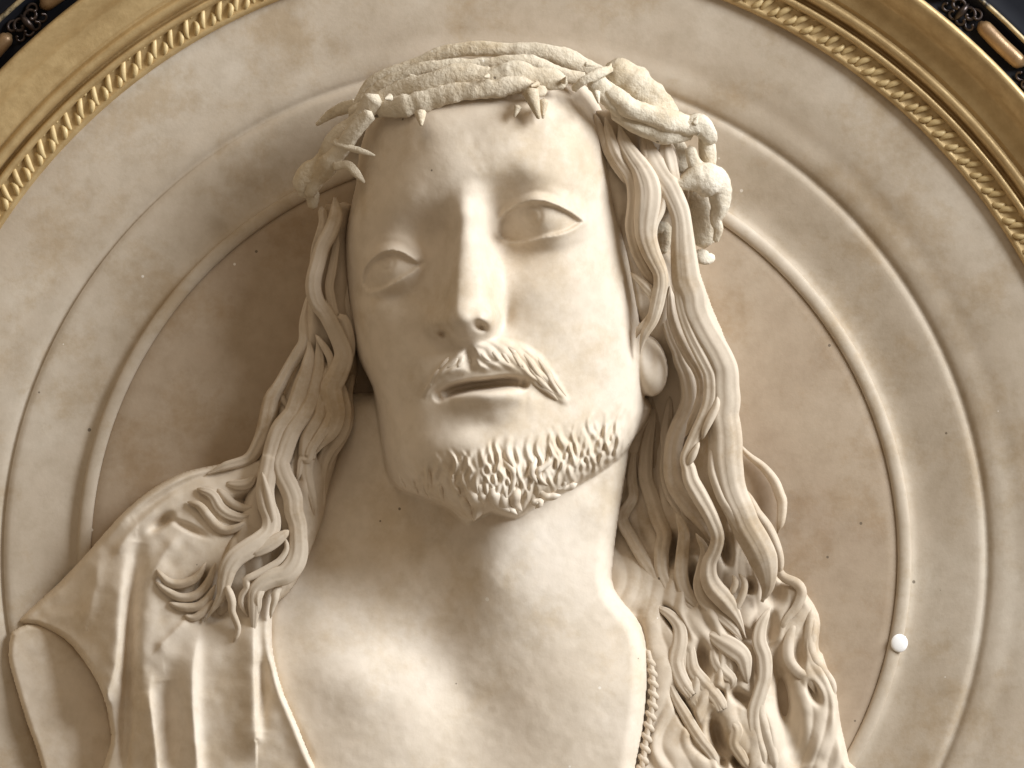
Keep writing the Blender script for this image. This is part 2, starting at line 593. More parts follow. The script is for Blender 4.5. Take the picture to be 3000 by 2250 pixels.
face_poly = [(1044, 540), (1012, 690), (1018, 835), (1036, 952), (1050, 1047), (1092, 1135), (1110, 1229), (1124, 1323), (1138, 1388), (1166, 1428),
             (1253, 1458), (1325, 1492), (1372, 1530), (1440, 1494), (1511, 1516), (1576, 1474), (1693, 1417), (1781, 1364), (1834, 1318), (1868, 1253), (1888, 1164),
             (1890, 1040), (1876, 950), (1862, 850), (1850, 740), (1820, 600), (1800, 460), (1770, 340), (1700, 240), (1560, 195), (1400, 190), (1250, 215),
             (1120, 300), (1060, 420)]
face_pts = [
    # forehead
    (1400, 250, 330), (1250, 270, 310), (1560, 250, 330), (1690, 310, 300), (1120, 360, 265), (1400, 340, 408), (1240, 350, 368), (1560, 330, 402), (1680, 390, 362), (1130, 430, 298),
    (1390, 430, 436), (1240, 440, 396), (1130, 510, 322), (1060, 560, 248), (1550, 420, 430), (1670, 470, 385), (1760, 480, 290), (1790, 600, 250),
    # brow
    (1385, 560, 446), (1300, 580, 432), (1210, 592, 400), (1120, 622, 336), (1065, 690, 268), (1450, 515, 444), (1550, 510, 440), (1640, 525, 405), (1720, 580, 338), (1780, 660, 278),
    # sockets
    (1450, 615, 360), (1515, 580, 400), (1290, 680, 364), (1215, 668, 356), (1130, 700, 328),
    (1580, 650, 396), (1500, 745, 352), (1590, 742, 380), (1690, 690, 352), (1145, 790, 336), (1075, 800, 265), (1195, 860, 352), (1120, 870, 318), (1245, 790, 362), (1450, 700, 346), (1480, 800, 384),
    # under the nose (nose itself is added later)
    (1380, 640, 420), (1378, 720, 408), (1378, 800, 408), (1374, 880, 410), (1370, 960, 412),
    # cheeks
    (1470, 830, 398), (1560, 840, 408), (1640, 820, 394), (1720, 770, 345), (1800, 780, 268), (1300, 850, 390), (1210, 930, 374), (1130, 930, 334), (1075, 910, 285), (1042, 860, 225),
    (1480, 950, 402), (1600, 940, 400), (1700, 920, 358), (1790, 920, 290), (1845, 930, 235), (1250, 1000, 392), (1150, 1030, 345), (1080, 1020, 255),
    # muzzle and jaw
    (1380, 1050, 446), (1300, 1060, 420), (1460, 1050, 440), (1550, 1060, 410), (1660, 1050, 366), (1770, 1060, 300), (1850, 1080, 235), (1200, 1090, 372), (1125, 1130, 285),
    (1410, 1125, 440), (1310, 1150, 415), (1520, 1130, 420), (1430, 1180, 442), (1330, 1200, 412), (1530, 1190, 412), (1420, 1235, 424), (1220, 1200, 362), (1140, 1240, 270),
    (1640, 1180, 366), (1750, 1180, 306), (1850, 1180, 230), (1400, 1330, 446), (1300, 1310, 412), (1500, 1320, 432), (1200, 1320, 340), (1150, 1340, 265),
    (1600, 1300, 392), (1700, 1270, 340), (1800, 1250, 265), (1400, 1440, 420), (1280, 1410, 360), (1200, 1400, 290), (1520, 1420, 402), (1620, 1390, 358), (1730, 1340, 300), (1400, 1500, 370)]
ZF = tps(face_pts)(U, V)

# nose
ry = [545, 580, 640, 720, 800, 870, 920, 950, 975, 1000, 1025]
cx = np.interp(V, ry, [1388, 1386, 1382, 1379, 1376, 1376, 1376, 1372, 1368, 1366, 1366])
hh = np.interp(V, ry, [0, 12, 42, 72, 98, 124, 140, 136, 96, 36, 0])
flat = np.interp(V, ry, [30, 32, 33, 34, 36, 38, 40, 38, 34, 28, 24])
swl = np.interp(V, ry, [30, 38, 44, 52, 64, 78, 80, 72, 60, 50, 40])
swr = np.interp(V, ry, [30, 40, 46, 54, 62, 66, 62, 58, 50, 46, 40])
x = U - cx
sl = np.clip((-x - flat) / swl, 0, 1)
sr = np.clip((x - flat) / swr, 0, 1)
pr = np.where(x < 0, 1 - (1 - (1 - sl) ** 1.15), (1 - sr) ** 1.25)
nose = hh * pr - 0.16 * hh * np.clip(x / 40, -0.2, 1) * (np.abs(x) < 60) * 0.6
nose = blur(nose, 2.6)
nose += 26 * gauss(U, V, 1366, 936, 34, 26)
nose += 52 * gauss(U, V, 1276, 952, 26, 25, -20) + 58 * gauss(U, V, 1436, 944, 22, 26, 15)
nose += 24 * gauss(U, V, 1366, 990, 20, 20)
nose -= 62 * gauss(U, V, 1410, 960, 11, 7.5, 25) + 46 * gauss(U, V, 1300, 978, 10, 7, 30)
nose -= 16 * gauss(U, V, 1478, 940, 12, 30, 20) + 14 * gauss(U, V, 1238, 960, 12, 26, -20)
ZF = ZF + nose
ZF -= 10 * gauss(U, V, 1372, 1050, 13, 26)

# brow: a shallow step along the upper edge of the right socket, and the left one
for pts, amp, wu, wd in (([(1390, 560), (1430, 520), (1500, 506), (1600, 508), (1660, 524), (1720, 565)], 10, 60, 34),
                         ([(1350, 585), (1290, 606), (1210, 618), (1130, 650), (1080, 700)], 10, 40, 30)):
    c = crspline(pts, 15)
    d, sd, t = polydist(U, V, c, False)
    up = (sd < 0) if pts[0][0] < pts[-1][0] else (sd > 0)
    e = np.sin(np.clip(t, 0, 1) * math.pi) ** 1.2
    ZF += amp * e * np.exp(-0.5 * (d / np.where(up, wu, wd)) ** 2)

def eye(upper, lower, cu, cv, a, b, amp, ang, iris, lidh, dep):
    global ZF
    up = crspline(upper, 6)
    lo = crspline(lower, 6)
    ca, sa = math.cos(math.radians(ang)), math.sin(math.radians(ang))
    xx = ((U - cu) * ca + (V - cv) * sa) / a
    yy = (-(U - cu) * sa + (V - cv) * ca) / b
    q = xx * xx + yy * yy
    ball = amp * np.clip(1 - q, 0, 1) ** 0.8
    ZF = ZF + blur(ball, 3)
    ring = np.vstack([up, lo[::-1]])
    op = inside(U, V, ring)
    dop, _, _ = polydist(U, V, ring)
    sink = np.where(op, smooth01(dop / 9.0), 0)
    ZF = ZF - dep * sink
    du, _, tu = polydist(U, V, up, False)
    dl, _, tl = polydist(U, V, lo, False)
    eu = np.clip(np.sin(np.clip(tu, 0.02, 0.98) * math.pi), 0, 1) ** 0.35
    el = np.clip(np.sin(np.clip(tl, 0.02, 0.98) * math.pi), 0, 1) ** 0.5
    ZF = ZF + np.where(op, 0, 1) * lidh * eu * np.exp(-0.5 * (du / 9.0) ** 2)
    ZF = ZF + np.where(op, 0, 1) * lidh * 0.5 * el * np.exp(-0.5 * (dl / 9.0) ** 2)
    # crease above the lid
    cr = up + np.array([0, -27.0])
    dc, _, tc_ = polydist(U, V, crspline(cr[::6], 8), False)
    ec = np.clip(np.sin(np.clip(tc_, 0.02, 0.98) * math.pi), 0, 1) ** 0.5
    ZF = ZF - 7 * ec * np.exp(-0.5 * (dc / 8.0) ** 2)
    # drilled iris
    r = np.hypot(U - iris[0], (V - iris[1]))
    ins = op & True
    ZF = ZF - np.where(ins, 3.5 * np.exp(-0.5 * ((r - iris[2]) / 5.0) ** 2) + 6 * np.exp(-0.5 * (r / (iris[2] * 0.45)) ** 2), 0)

eye(X('E', (420, 700), (460, 540), (610, 370), (850, 250), (1100, 215), (1350, 280), (1600, 400), (1800, 535)),
    X('E', (420, 700), (520, 825), (750, 862), (1000, 830), (1200, 775), (1400, 740), (1600, 668), (1800, 535)),
    1582, 650, 158, 90, 38, 4, (1556, 640, 27), 13, 14)
eye(X('e', (360, 850), (420, 620), (590, 430), (790, 345), (980, 360), (1150, 455), (1300, 550)),
    X('e', (360, 850), (450, 980), (620, 965), (800, 890), (1000, 775), (1180, 660), (1300, 550)),
    1150, 785, 112, 84, 36, -20, (1136, 772, 22), 14, 13)
ZF -= 18 * gauss(U, V, 1236, 778, 8, 8) + 16 * gauss(U, V, 1458, 706, 9, 9)
ZF -= 12 * gauss(U, V, 1165, 872, 26, 16, -20)

# mouth
ml = crspline([(1292, 1158), (1330, 1143), (1380, 1132), (1420, 1128), (1470, 1121), (1500, 1119), (1530, 1124)], 8)
d, sd, t = polydist(U, V, ml, False)
e = np.clip(np.sin(np.clip(t, 0.03, 0.97) * math.pi), 0, 1) ** 0.45
ZF = ZF - 110 * e * np.exp(-0.5 * (d / 13.0) ** 4)
ul = crspline([(1300, 1134), (1350, 1112), (1400, 1098), (1440, 1098), (1500, 1094), (1545, 1110)], 8)
d, sd, t = polydist(U, V, ul, False)
ZF = ZF + 4 * np.sin(np.clip(t, 0.02, 0.98) * math.pi) ** 0.5 * np.exp(-0.5 * (d / 12) ** 2)
ll = crspline([(1320, 1182), (1370, 1168), (1430, 1160), (1490, 1158), (1545, 1165)], 8)
d, sd, t = polydist(U, V, ll, False)
ZF = ZF + 34 * np.sin(np.clip(t, 0.02, 0.98) * math.pi) ** 0.6 * np.exp(-0.5 * (d / 20) ** 2)
ZF -= 8 * gauss(U, V, 1420, 1246, 70, 20, -6)
ZF -= 10 * gauss(U, V, 1270, 1150, 22, 22) + 12 * gauss(U, V, 1590, 1140, 24, 24)
# moustache bed and beard bed
for mp, sgn in ((X('M', (800, 500), (1000, 430), (1200, 410), (1450, 470), (1700, 620), (1900, 900), (2070, 1210), (1960, 1265), (1750, 1110), (1540, 960), (1390, 865), (1150, 835), (860, 845)), 1),
                (X('M', (760, 520), (600, 560), (430, 720), (270, 920), (180, 1110), (225, 1190), (330, 1080), (440, 970), (620, 900), (800, 860)), -1)):
    dm = sdf(U, V, mp)
    mm = smooth01((dm + 3) / 24.0)
    ph = (sgn * (U - 1380) * 0.66 - (V - 1060) * 0.75 + 7 * vnoise(U, V, 34, 61)) / 7.5
    ZF = ZF + mm * (15 + 7 * (np.abs(np.sin(ph)) ** 0.8 - 0.6) + 4 * vnoise(U, V, 26, 62))
ZF += 12 * gauss(U, V, 1530, 1085, 95, 28, 32) + 10 * gauss(U, V, 1310, 1090, 60, 26, -25)

dface = sdf(U, V, face_poly)
G = lambda *p: X('G', *p)
beard = [
    (G((1090, 190), (1070, 330), (1120, 450), (1180, 570)), 15), (G((1130, 280), (1160, 400), (1150, 520)), 10), (G((1250, 270), (1285, 400), (1260, 500), (1320, 600)), 15),
    (G((1310, 240), (1390, 330), (1395, 420), (1320, 480), (1340, 560), (1410, 610)), 15), (G((1420, 140), (1415, 300), (1480, 410), (1440, 520)), 17), (G((1455, 110), (1490, 230), (1560, 300), (1605, 380), (1620, 490)), 15),
    (G((1590, 230), (1640, 350), (1665, 460)), 14), (G((1690, 150), (1710, 300), (1740, 430)), 16), (G((1770, 90), (1790, 200), (1835, 300)), 14), (G((1870, 110), (1850, 230), (1900, 340)), 14), (G((1960, 170), (1985, 270), (1940, 370)), 15),
    (G((790, 330), (755, 410), (795, 500)), 11), (G((860, 290), (880, 400), (930, 490)), 13), (G((900, 270), (940, 380), (1000, 480), (1080, 560)), 15), (G((1000, 290), (1040, 400), (1115, 490), (1110, 600), (1070, 690)), 16),
    (G((720, 560), (790, 660), (835, 770), (800, 890)), 34), (G((680, 640), (740, 750), (790, 880)), 24), (G((950, 540), (950, 650), (1000, 740), (1110, 820)), 30), (G((1040, 590), (1030, 700), (1080, 780), (1150, 835)), 26),
    (G((1180, 560), (1140, 650), (1130, 740), (1190, 810)), 26), (G((1260, 620), (1270, 720), (1330, 740), (1290, 790)), 22), (G((1300, 620), (1400, 690), (1500, 680)), 22), (G((1440, 590), (1550, 615), (1630, 590)), 20), (G((1640, 500), (1720, 530), (1800, 470)), 13),
    (G((1800, 340), (1870, 400), (1950, 390)), 13), (G((820, 560), (860, 650), (870, 760)), 24), (G((420, 430), (450, 560), (470, 640)), 11), (G((300, 520), (320, 600), (350, 680)), 9), (G((540, 540), (530, 640), (570, 730)), 12), (G((620, 480), (640, 590), (700, 680)), 12),
    (G((200, 470), (220, 560), (260, 630)), 9), (G((380, 560), (400, 640), (440, 710)), 10), (G((1500, 520), (1520, 600), (1460, 640)), 13)]
rb = np.random.RandomState(3)
strokes = [(s_, w_) for s_, w_ in beard if max(p_[1] for p_ in s_) < 1412 and w_ < 18]
for i in range(74):
    uu = 1170 + (i + rb.rand()) / 74.0 * 680
    top = np.interp(uu, [1180, 1300, 1420, 1520, 1640, 1740, 1820], [1330, 1318, 1300, 1285, 1255, 1215, 1195]) + rb.rand() * 110 - 15
    L = 85 + 75 * rb.rand()
    lean = np.interp(uu, [1180, 1400, 1820], [0.35, 0.05, -0.15]) + 0.25 * (rb.rand() - .5)
    A_ = (7 + 9 * rb.rand()) * (1 if rb.rand() < .5 else -1)
    strokes.append(([(uu + lean * L * k / 4 + A_ * math.sin(k / 4 * 5.2), top + L * k / 4) for k in range(5)], 6.5 + 6 * rb.rand()))
ri = (V[:, 0] > 1170) & (V[:, 0] < 1545)
ci = (U[0] > 1110) & (U[0] < 1910)
sub = np.ix_(ri, ci)
Ub, Vb = U[sub], V[sub]
Zb = np.zeros_like(Ub)
for s_, w_ in strokes:
    c = crspline(s_, 9)
    m_ = (np.abs(Ub - c[:, 0].mean()) < 130) & (np.abs(Vb - c[:, 1].mean()) < 150)
    d, sd, t = polydist(Ub[m_], Vb[m_], c, False)
    e = 1.6 * np.clip(t, 0, 1) ** 0.9 * np.clip(1 - t, 0, 1) ** 0.45
    k_ = np.interp(s_[0][0], [1150, 1300, 1400, 1500], [0.8, 0.85, 0.95, 1.0])
    Zb[m_] += k_ * e * (12 * np.exp(-(d / (w_ * 0.55)) ** 2) - 8 * np.exp(-((d - w_ * 1.0) / (w_ * 0.4)) ** 2))
Zb = 20 * np.tanh(Zb / 20.0)
ZF[sub] += Zb
btop = np.interp(U, [1120, 1200, 1300, 1400, 1500, 1600, 1700, 1800, 1880], [1400, 1372, 1345, 1325, 1300, 1278, 1255, 1225, 1180]) + 12 * np.sin(U / 23.0) + 34 * vnoise(U, V, 55, 51)
bm = smooth01((V - btop) / 110.0)
side = np.interp(U, [1150, 1300, 1400, 1500], [0.75, 0.8, 0.95, 1.0])
wob = 16 * np.sin(V / 27.0 + 0.013 * U) + 26 * vnoise(U, V, 60, 52)
ph = (U + wob + 0.28 * (1450 - U) * (V - 1330) / 300.0) / 17.0
strand = np.abs(np.sin(ph)) ** 0.8
tuftn = vnoise(U, V, 46, 53)
ZF = ZF + bm * side * (8 + 7 * (strand - 0.6) + 5 * tuftn)
face = ZF + edgeround(dface, 60, 130)
face = np.where(dface > 0, face, -400)

# ear lobe
eq = 1 - ((U - 1898 - 0.12 * (V - 1080)) / 58) ** 2 - ((V - 1070) / 92) ** 2
ear = np.where(eq > 0, 120 + 90 * np.sqrt(np.clip(eq, 0, 1)) - 22 * gauss(U, V, 1905, 1040, 16, 44), -400)

neck_poly = [(1000, 1150), (985, 1300), (910, 1480), (840, 1650), (775, 1760), (760, 1870), (780, 2000), (830, 2115), (880, 2210), (900, 2340),
             (1850, 2340), (1860, 2244), (1884, 2118), (1896, 1960), (1880, 1833), (1800, 1720), (1797, 1640), (1808, 1546), (1826, 1429), (1842, 1320), (1850, 1150)]
neck_pts = [(1440, 1400, 226), (1440, 1550, 238), (1436, 1680, 238), (1405, 1850, 206), (1375, 1960, 186), (1366, 2035, 180), (1600, 1500, 218), (1620, 1620, 222), (1640, 1760, 218),
            (1740, 1500, 178), (1780, 1420, 150), (1770, 1560, 162), (1760, 1690, 180), (1520, 1800, 232), (1500, 1650, 244), (1300, 1560, 140), (1200, 1500, 92), (1100, 1400, 70), (1060, 1550, 62),
            (1300, 1720, 150), (1180, 1680, 108), (1060, 1720, 92), (960, 1700, 96), (1280, 1880, 158), (1150, 1830, 140), (1030, 1830, 150), (930, 1800, 140),
            (880, 1900, 170), (960, 1960, 214), (1080, 1990, 230), (1220, 2060, 226), (1120, 2120, 240), (980, 2080, 224), (1000, 2250, 236), (1200, 2250, 242), (1400, 2240, 216),
            (1450, 2100, 204), (1560, 2060, 230), (1500, 1950, 214), (1640, 1900, 224), (1740, 1850, 206), (1810, 1900, 204), (1720, 2000, 236), (1820, 2060, 222), (1640, 2180, 238), (1800, 2230, 236), (1560, 2300, 238)]
ZN = tps(neck_pts)(U, V)
ZN += 4 * vnoise(U, V, 170, 5)
dn = sdf(U, V, neck_poly)
neck = ZN + edgeround(dn, 55, 90)
neck = np.where(dn > 0, neck, -400)
body = np.maximum(np.maximum(face, neck), ear)
body_raw = body.copy()
low = body < -100
body = np.where(low, -25, body)
body = blur(body, 0.8)
body += np.where(low, 0, 0.5 * vnoise(U, V, 22, 11) + 0.7 * vnoise(U, V, 70, 12))
keep = ~low
bust_parts.append(fieldmesh('body', U, V, body, keep, M_FLESH, None, np.maximum(np.maximum(dface, dn), 40 * eq)))

BU0, BV0, BST = U[0, 0], V[0, 0], 3.2
def surf(u, v):
    i = np.clip(((np.asarray(v) - BV0) / BST), 0, body.shape[0] - 2)
    j = np.clip(((np.asarray(u) - BU0) / BST), 0, body.shape[1] - 2)
    i0 = i.astype(int)
    j0 = j.astype(int)
    fi = i - i0
    fj = j - j0
    return ((body[i0, j0] * (1 - fj) + body[i0, j0 + 1] * fj) * (1 - fi) + (body[i0 + 1, j0] * (1 - fj) + body[i0 + 1, j0 + 1] * fj) * fi)

# ------------------------------------------------------------------ hair mass under the locks
def layer(name, poly, pts, box, width, drop, mat, step=3.6, pits=(), grooves=(), ridges=(), nz=2.0):
    u, v = grid(*box, step)
    z = tps(pts)(u, v)
    for (pu, pv, su, sv, ang, dep) in pits:
        z -= dep * np.exp(-0.5 * (-2 * np.log(np.maximum(gauss(u, v, pu, pv, su, sv, ang), 1e-30))) ** 1.5)
    for (c, wl, wr, dep) in grooves:
        c = crspline(c, 12)
        d, sd, t = polydist(u, v, c, False)
        e = np.clip(np.sin(np.clip(t, 0.01, 0.99) * math.pi), 0, 1) ** 0.4
        z -= dep * e * np.exp(-0.5 * (d / np.where(sd > 0, wl, wr)) ** 2)
    for (c, wl, wr, amp) in ridges:
        # travelling downwards: wl = width on the viewer's left, wr = on the right
        c = crspline(c, 12)
        d, sd, t = polydist(u, v, c, False)
        e = smooth01(t / 0.4) * smooth01((1.25 - t) / 0.3)
        z += 0.85 * amp * e * np.exp(-(d / np.where(sd > 0, wl, wr * 1.5)) ** 1.6)
    z += nz * vnoise(u, v, 30, 21) + nz * vnoise(u, v, 80, 22)
    if name == 'hair_mass':
        wv = u + 22 * np.sin(v / 60.0 + u / 90.0) + 30 * vnoise(u, v, 120, 71)
        z += 5 * np.abs(np.sin(wv / 15.0)) + 7 * vnoise(wv, v * 0.3, 30, 72)
    d = sdf(u, v, poly)
    z = z + edgeround(d, width, drop)
    lowm = d <= 0
    z = np.where(lowm, -25, np.maximum(z, -20))
    z = np.where(lowm & (d > -2.6 * step), -6, z)
    return fieldmesh(name, u, v, z, ~lowm, mat, None, d)

left_hair = [(955, 600), (1030, 600), (1022, 700), (1030, 850), (1040, 1000), (1050, 1090), (1030, 1200), (1000, 1320), (965, 1430), (945, 1530), (880, 1690), (820, 1760), (740, 1770),
             (650, 1810), (622, 1740), (640, 1640), (690, 1540), (730, 1430), (765, 1320), (800, 1210), (850, 1110), (888, 1010), (905, 860), (922, 700)]
bust_parts.append(layer('hair_mass', left_hair,
      [(980, 600, 150), (970, 800, 140), (970, 1000, 130), (900, 1050, 120), (1030, 1120, 40), (1010, 1230, 30), (850, 1200, 120), (930, 1200, 130), (820, 1350, 150), (920, 1380, 140),
       (980, 1400, 60), (780, 1480, 170), (860, 1520, 180), (930, 1540, 120), (800, 1650, 190), (870, 1660, 180), (680, 1650, 180), (740, 1740, 190), (650, 1780, 180)],
      (600, 1060, 540, 1830), 26, 60, M_HAIR))

right_hair = [(1740, 330), (1850, 330), (1980, 430), (2020, 560), (2040, 760), (2085, 900), (2130, 1020), (2142, 1200), (2156, 1400), (2190, 1520), (2215, 1620), (2290, 1700), (2345, 1720),
              (2400, 1800), (2405, 1890), (2425, 1960), (2450, 2030), (2462, 2110), (2490, 2230), (2500, 2320), (1760, 2320), (1775, 2230), (1800, 2118), (1815, 1960), (1810, 1833), (1740, 1706), (1750, 1546), (1770, 1429), (1800, 1250),
              (1890, 1150), (1890, 1000), (1850, 900), (1820, 740), (1770, 560)]
H8 = lambda *p: X('8', *p)
right_pits = [(1967, 1613, 15, 34, 5, 60), (2026, 1710, 14, 44, 3, 60), (1976, 1822, 13, 40, -35, 55), (2058, 1932, 17, 36, -12, 60), (2006, 2085, 15, 52, -28, 45), (2103, 2036, 13, 16, 0, 50), (2172, 2042, 30, 14, 30, 45),
              (2294, 2050, 14, 46, -6, 55), (2020, 1580, 18, 30, -15, 45), (2120, 1600, 14, 40, -12, 60), (2194, 1719, 12, 16, 0, 50), (2270, 1730, 24, 34, 0, 40), (2246, 1500, 22, 46, -25, 50), (2405, 1880, 8, 36, 6, 34), (2100, 2150, 16, 46, -12, 45),
              (2115, 2232, 10, 12, 0, 40), (2160, 2230, 12, 16, 0, 40), (2250, 1840, 22, 40, 0, 30), (2384, 2030, 12, 26, -25, 35), (2178, 1860, 30, 14, 28, 26), (2340, 1920, 14, 36, 0, 24)]
right_grooves = [(X('F', (1420, 250), (1500, 520), (1560, 780), (1620, 1050), (1700, 1420)), 22, 26, 55), (X('F', (200, 0), (215, 420), (225, 700), (180, 1000), (90, 1420)), 14, 14, 40),
                 (X('F', (1370, 900), (1380, 1150), (1400, 1420)), 8, 8, 14), (X('F', (2090, 900), (2140, 1150), (2200, 1420)), 12, 30, 40), (X('F', (900, 950), (950, 1180), (1080, 1300), (1200, 1420)), 14, 16, 40),
                 (X('F', (690, 1100), (760, 1220), (900, 1320)), 10, 10, 18)]
bust_parts.append(layer('hair_mass', right_hair,
      [(1800, 400, 255), (1950, 450, 230), (1850, 600, 230), (1980, 640, 190), (1900, 800, 170), (2030, 820, 150), (1940, 950, 110), (2080, 1000, 130), (1960, 1120, 20), (2090, 1150, 120), (1880, 1250, 2), (1960, 1300, 5),
       (2080, 1330, 120), (1860, 1430, 5), (1950, 1450, 30), (2100, 1480, 120), (1840, 1600, 28), (1900, 1620, 54), (2020, 1650, 79), (2150, 1600, 79), (2230, 1720, 57), (1830, 1720, 90), (1950, 1780, 86), (2080, 1800, 93),
       (2200, 1850, 72), (2350, 1800, 36), (2380, 1900, 43), (1900, 1900, 100), (2020, 1950, 97), (2120, 1980, 93), (2250, 2000, 64), (2380, 2020, 64), (1900, 2080, 108), (2050, 2120, 100), (2200, 2120, 93), (2380, 2150, 79),
       (1880, 2260, 108), (2050, 2280, 104), (2200, 2280, 93), (2440, 2270, 64), (2330, 2280, 79)],
      (1720, 2510, 320, 2320), 24, 55, M_HAIR, pits=right_pits, grooves=right_grooves))

# ------------------------------------------------------------------ drapery over the shoulder
ol = [(760, 1335), (640, 1360), (538, 1384), (443, 1434), (354, 1510), (234, 1643), (146, 1732), (44, 1822), (110, 1835), (190, 1871), (253, 1940), (304, 2029), (329, 2149), (356, 2320),
      (985, 2320), (930, 2238), (873, 2105), (826, 1991), (801, 1865), (812, 1740), (850, 1600), (850, 1450), (820, 1350)]
folds = [
    (X('C', (640, 560), (620, 680), (582, 850), (562, 1050), (545, 1180), (500, 1330)), 60, 11, 34),
    (X('C', (760, 640), (690, 760), (660, 900), (650, 1100), (640, 1300), (615, 1660)), 14, 60, 16),
    (X('C', (720, 1180), (704, 1290), (728, 1500), (748, 1680)), 36, 9, 34),
    (X('C', (945, 960), (922, 1060), (905, 1180), (905, 1350), (915, 1500), (930, 1680)), 46, 12, 42),
    (X('C', (1185, 880), (1182, 1000), (1186, 1200), (1192, 1350), (1196, 1500)), 44, 9, 36),
    (X('C', (1275, 860), (1262, 960), (1266, 1080), (1300, 1250), (1380, 1430), (1470, 1640), (1500, 1740)), 22, 14, 30),
    (X('C', (980, 260), (850, 300), (700, 380), (560, 500)), 18, 26, 18),
    (X('C', (900, 330), (760, 430), (640, 540), (560, 640)), 14, 14, 14),
    (X('C', (860, 560), (780, 650), (720, 760)), 20, 16, 16),
    (X('C', (900, 940), (840, 1000), (760, 1080)), 12, 16, 16),
    (X('C', (470, 640), (450, 800), (420, 950)), 26, 14, 12),
]
dgroove = [(X('C', (640, 600), (612, 900), (600, 1200), (590, 1450), (580, 1660)), 14, 20, 42), (X('C', (780, 1240), (800, 1400), (815, 1660)), 20, 24, 26), (X('C', (1215, 1150), (1225, 1300), (1215, 1480)), 12, 16, 20),
           (X('C', (1180, 200), (1050, 280), (900, 320), (760, 400), (620, 500)), 8, 12, 16), (X('C', (430, 640), (330, 740), (200, 870), (90, 970)), 10, 10, 4)]
dpits = [(478, 1528, 30, 13, -35, 36), (750, 1460, 40, 16, -10, 50), (600, 1720, 12, 34, 15, 50), (640, 1790, 30, 18, -30, 26), (560, 1545, 40, 9, 25, 20), (500, 1712, 30, 9, 25, 20)]
bust_parts.append(layer('drapery', ol,
      [(700, 1380, 130), (540, 1420, 125), (440, 1480, 120), (330, 1580, 110), (220, 1700, 70), (110, 1800, 42), (300, 1750, 125), (200, 1850, 84), (300, 1930, 140), (350, 2050, 140), (380, 2250, 150),
       (460, 1640, 150), (600, 1560, 160), (720, 1550, 160), (500, 1800, 170), (600, 1750, 175), (480, 2000, 175), (620, 1950, 195), (560, 2200, 190), (700, 1850, 200), (700, 2050, 215), (700, 2250, 215), (780, 1800, 205), (800, 2000, 220), (820, 2250, 235), (900, 2250, 245), (800, 1600, 160)],
      (30, 1000, 1320, 2320), 22, 60, M_FLESH, pits=dpits, grooves=dgroove, ridges=folds))

# the flat cut of the upper arm
arm = [(34, 1850), (80, 1826), (140, 1832), (200, 1868), (262, 1940), (312, 2029), (338, 2149), (366, 2320), (170, 2320), (100, 2170), (50, 2020), (24, 1920)]
bust_parts.append(layer('arm_stump', arm, [(60, 1880, 42), (150, 1870, 40), (240, 1950, 34), (120, 2000, 54), (220, 2080, 46), (310, 2100, 28), (180, 2200, 58), (290, 2280, 34), (140, 2280, 62), (60, 1980, 50)],
                        (10, 380, 1815, 2320), 20, 30, M_FLESH, nz=1.0))

# ------------------------------------------------------------------ locks of hair
def lock_geo(pts, h=0.55, nstr=3, amp=0.22, twist=1.0, step=8, m_=13, phase=0.0, sink=9.0):
    """pts rows: u, v, z, width"""
    s = crspline(pts, step)
    c = s[:, :2]
    z = s[:, 2]
    n0 = len(c)
    a0 = np.linspace(0, 1, n0)
    tp_ = np.clip(a0 / 0.06, 0.1, 1) ** 0.6 * np.clip((1 - a0) / 0.09, 0.06, 1) ** 0.6
    w_ = np.maximum(s[:, 3] * tp_, 0.8)
    z = z - sink * (1 - tp_)
    t = np.gradient(c, axis=0)
    t /= np.linalg.norm(t, axis=1)[:, None] + 1e-9
    nrm = np.stack([-t[:, 1], t[:, 0]], 1)
    n = len(c)
    arc = np.linspace(0, 1, n)
    L = np.hypot(*np.diff(c, axis=0).T).sum()
    ss = np.sin(np.linspace(-np.pi / 2, np.pi / 2, m_))
    rid = np.cos(nstr * np.pi * ss[None] * 0.5 * 2 + phase + twist * L / 400.0 * 2 * arc[:, None])
    pr = (1 - ss ** 2)[None] ** 0.5 * (1 + amp * rid)
    hz = w_[:, None] * h
    Vt = np.stack([c[:, None, 0] + nrm[:, None, 0] * ss[None] * w_[:, None] / 2, c[:, None, 1] + nrm[:, None, 1] * ss[None] * w_[:, None] / 2, z[:, None] + hz * pr], -1)
    bot = np.stack([np.stack([c[:, 0] + nrm[:, 0] * k * w_ * 0.42, c[:, 1] + nrm[:, 1] * k * w_ * 0.42, z - w_ * h * 0.9 - 4], -1) for k in (1, -1)], 1)
    A = np.concatenate([Vt, bot], 1)
    k = m_ + 2
    idx = np.arange(n * k).reshape(n, k)
    nx = np.roll(idx, -1, 1)
    f = np.stack([idx[:-1], nx[:-1], nx[1:], idx[1:]], -1).reshape(-1, 4)
    v = A.reshape(-1, 3)
    nv = len(v)
    v = np.vstack([v, [c[0, 0], c[0, 1], z[0]], [c[-1, 0], c[-1, 1], z[-1]]])
    tri = [(idx[0, (j + 1) % k], idx[0, j], nv) for j in range(k)] + [(idx[-1, j], idx[-1, (j + 1) % k], nv + 1) for j in range(k)]
    return v, f, np.array(tri)

def lock(name, pts, mat=M_HAIR, **k):
    v, f = geo_join([lock_geo(pts, **k)])
    o = meshobj(name, W(v), f, mat)
    bust_parts.append(o)
    return o

def spread_vals(vals, n):
    return np.interp(np.linspace(0, 1, n), np.linspace(0, 1, len(vals)), vals)

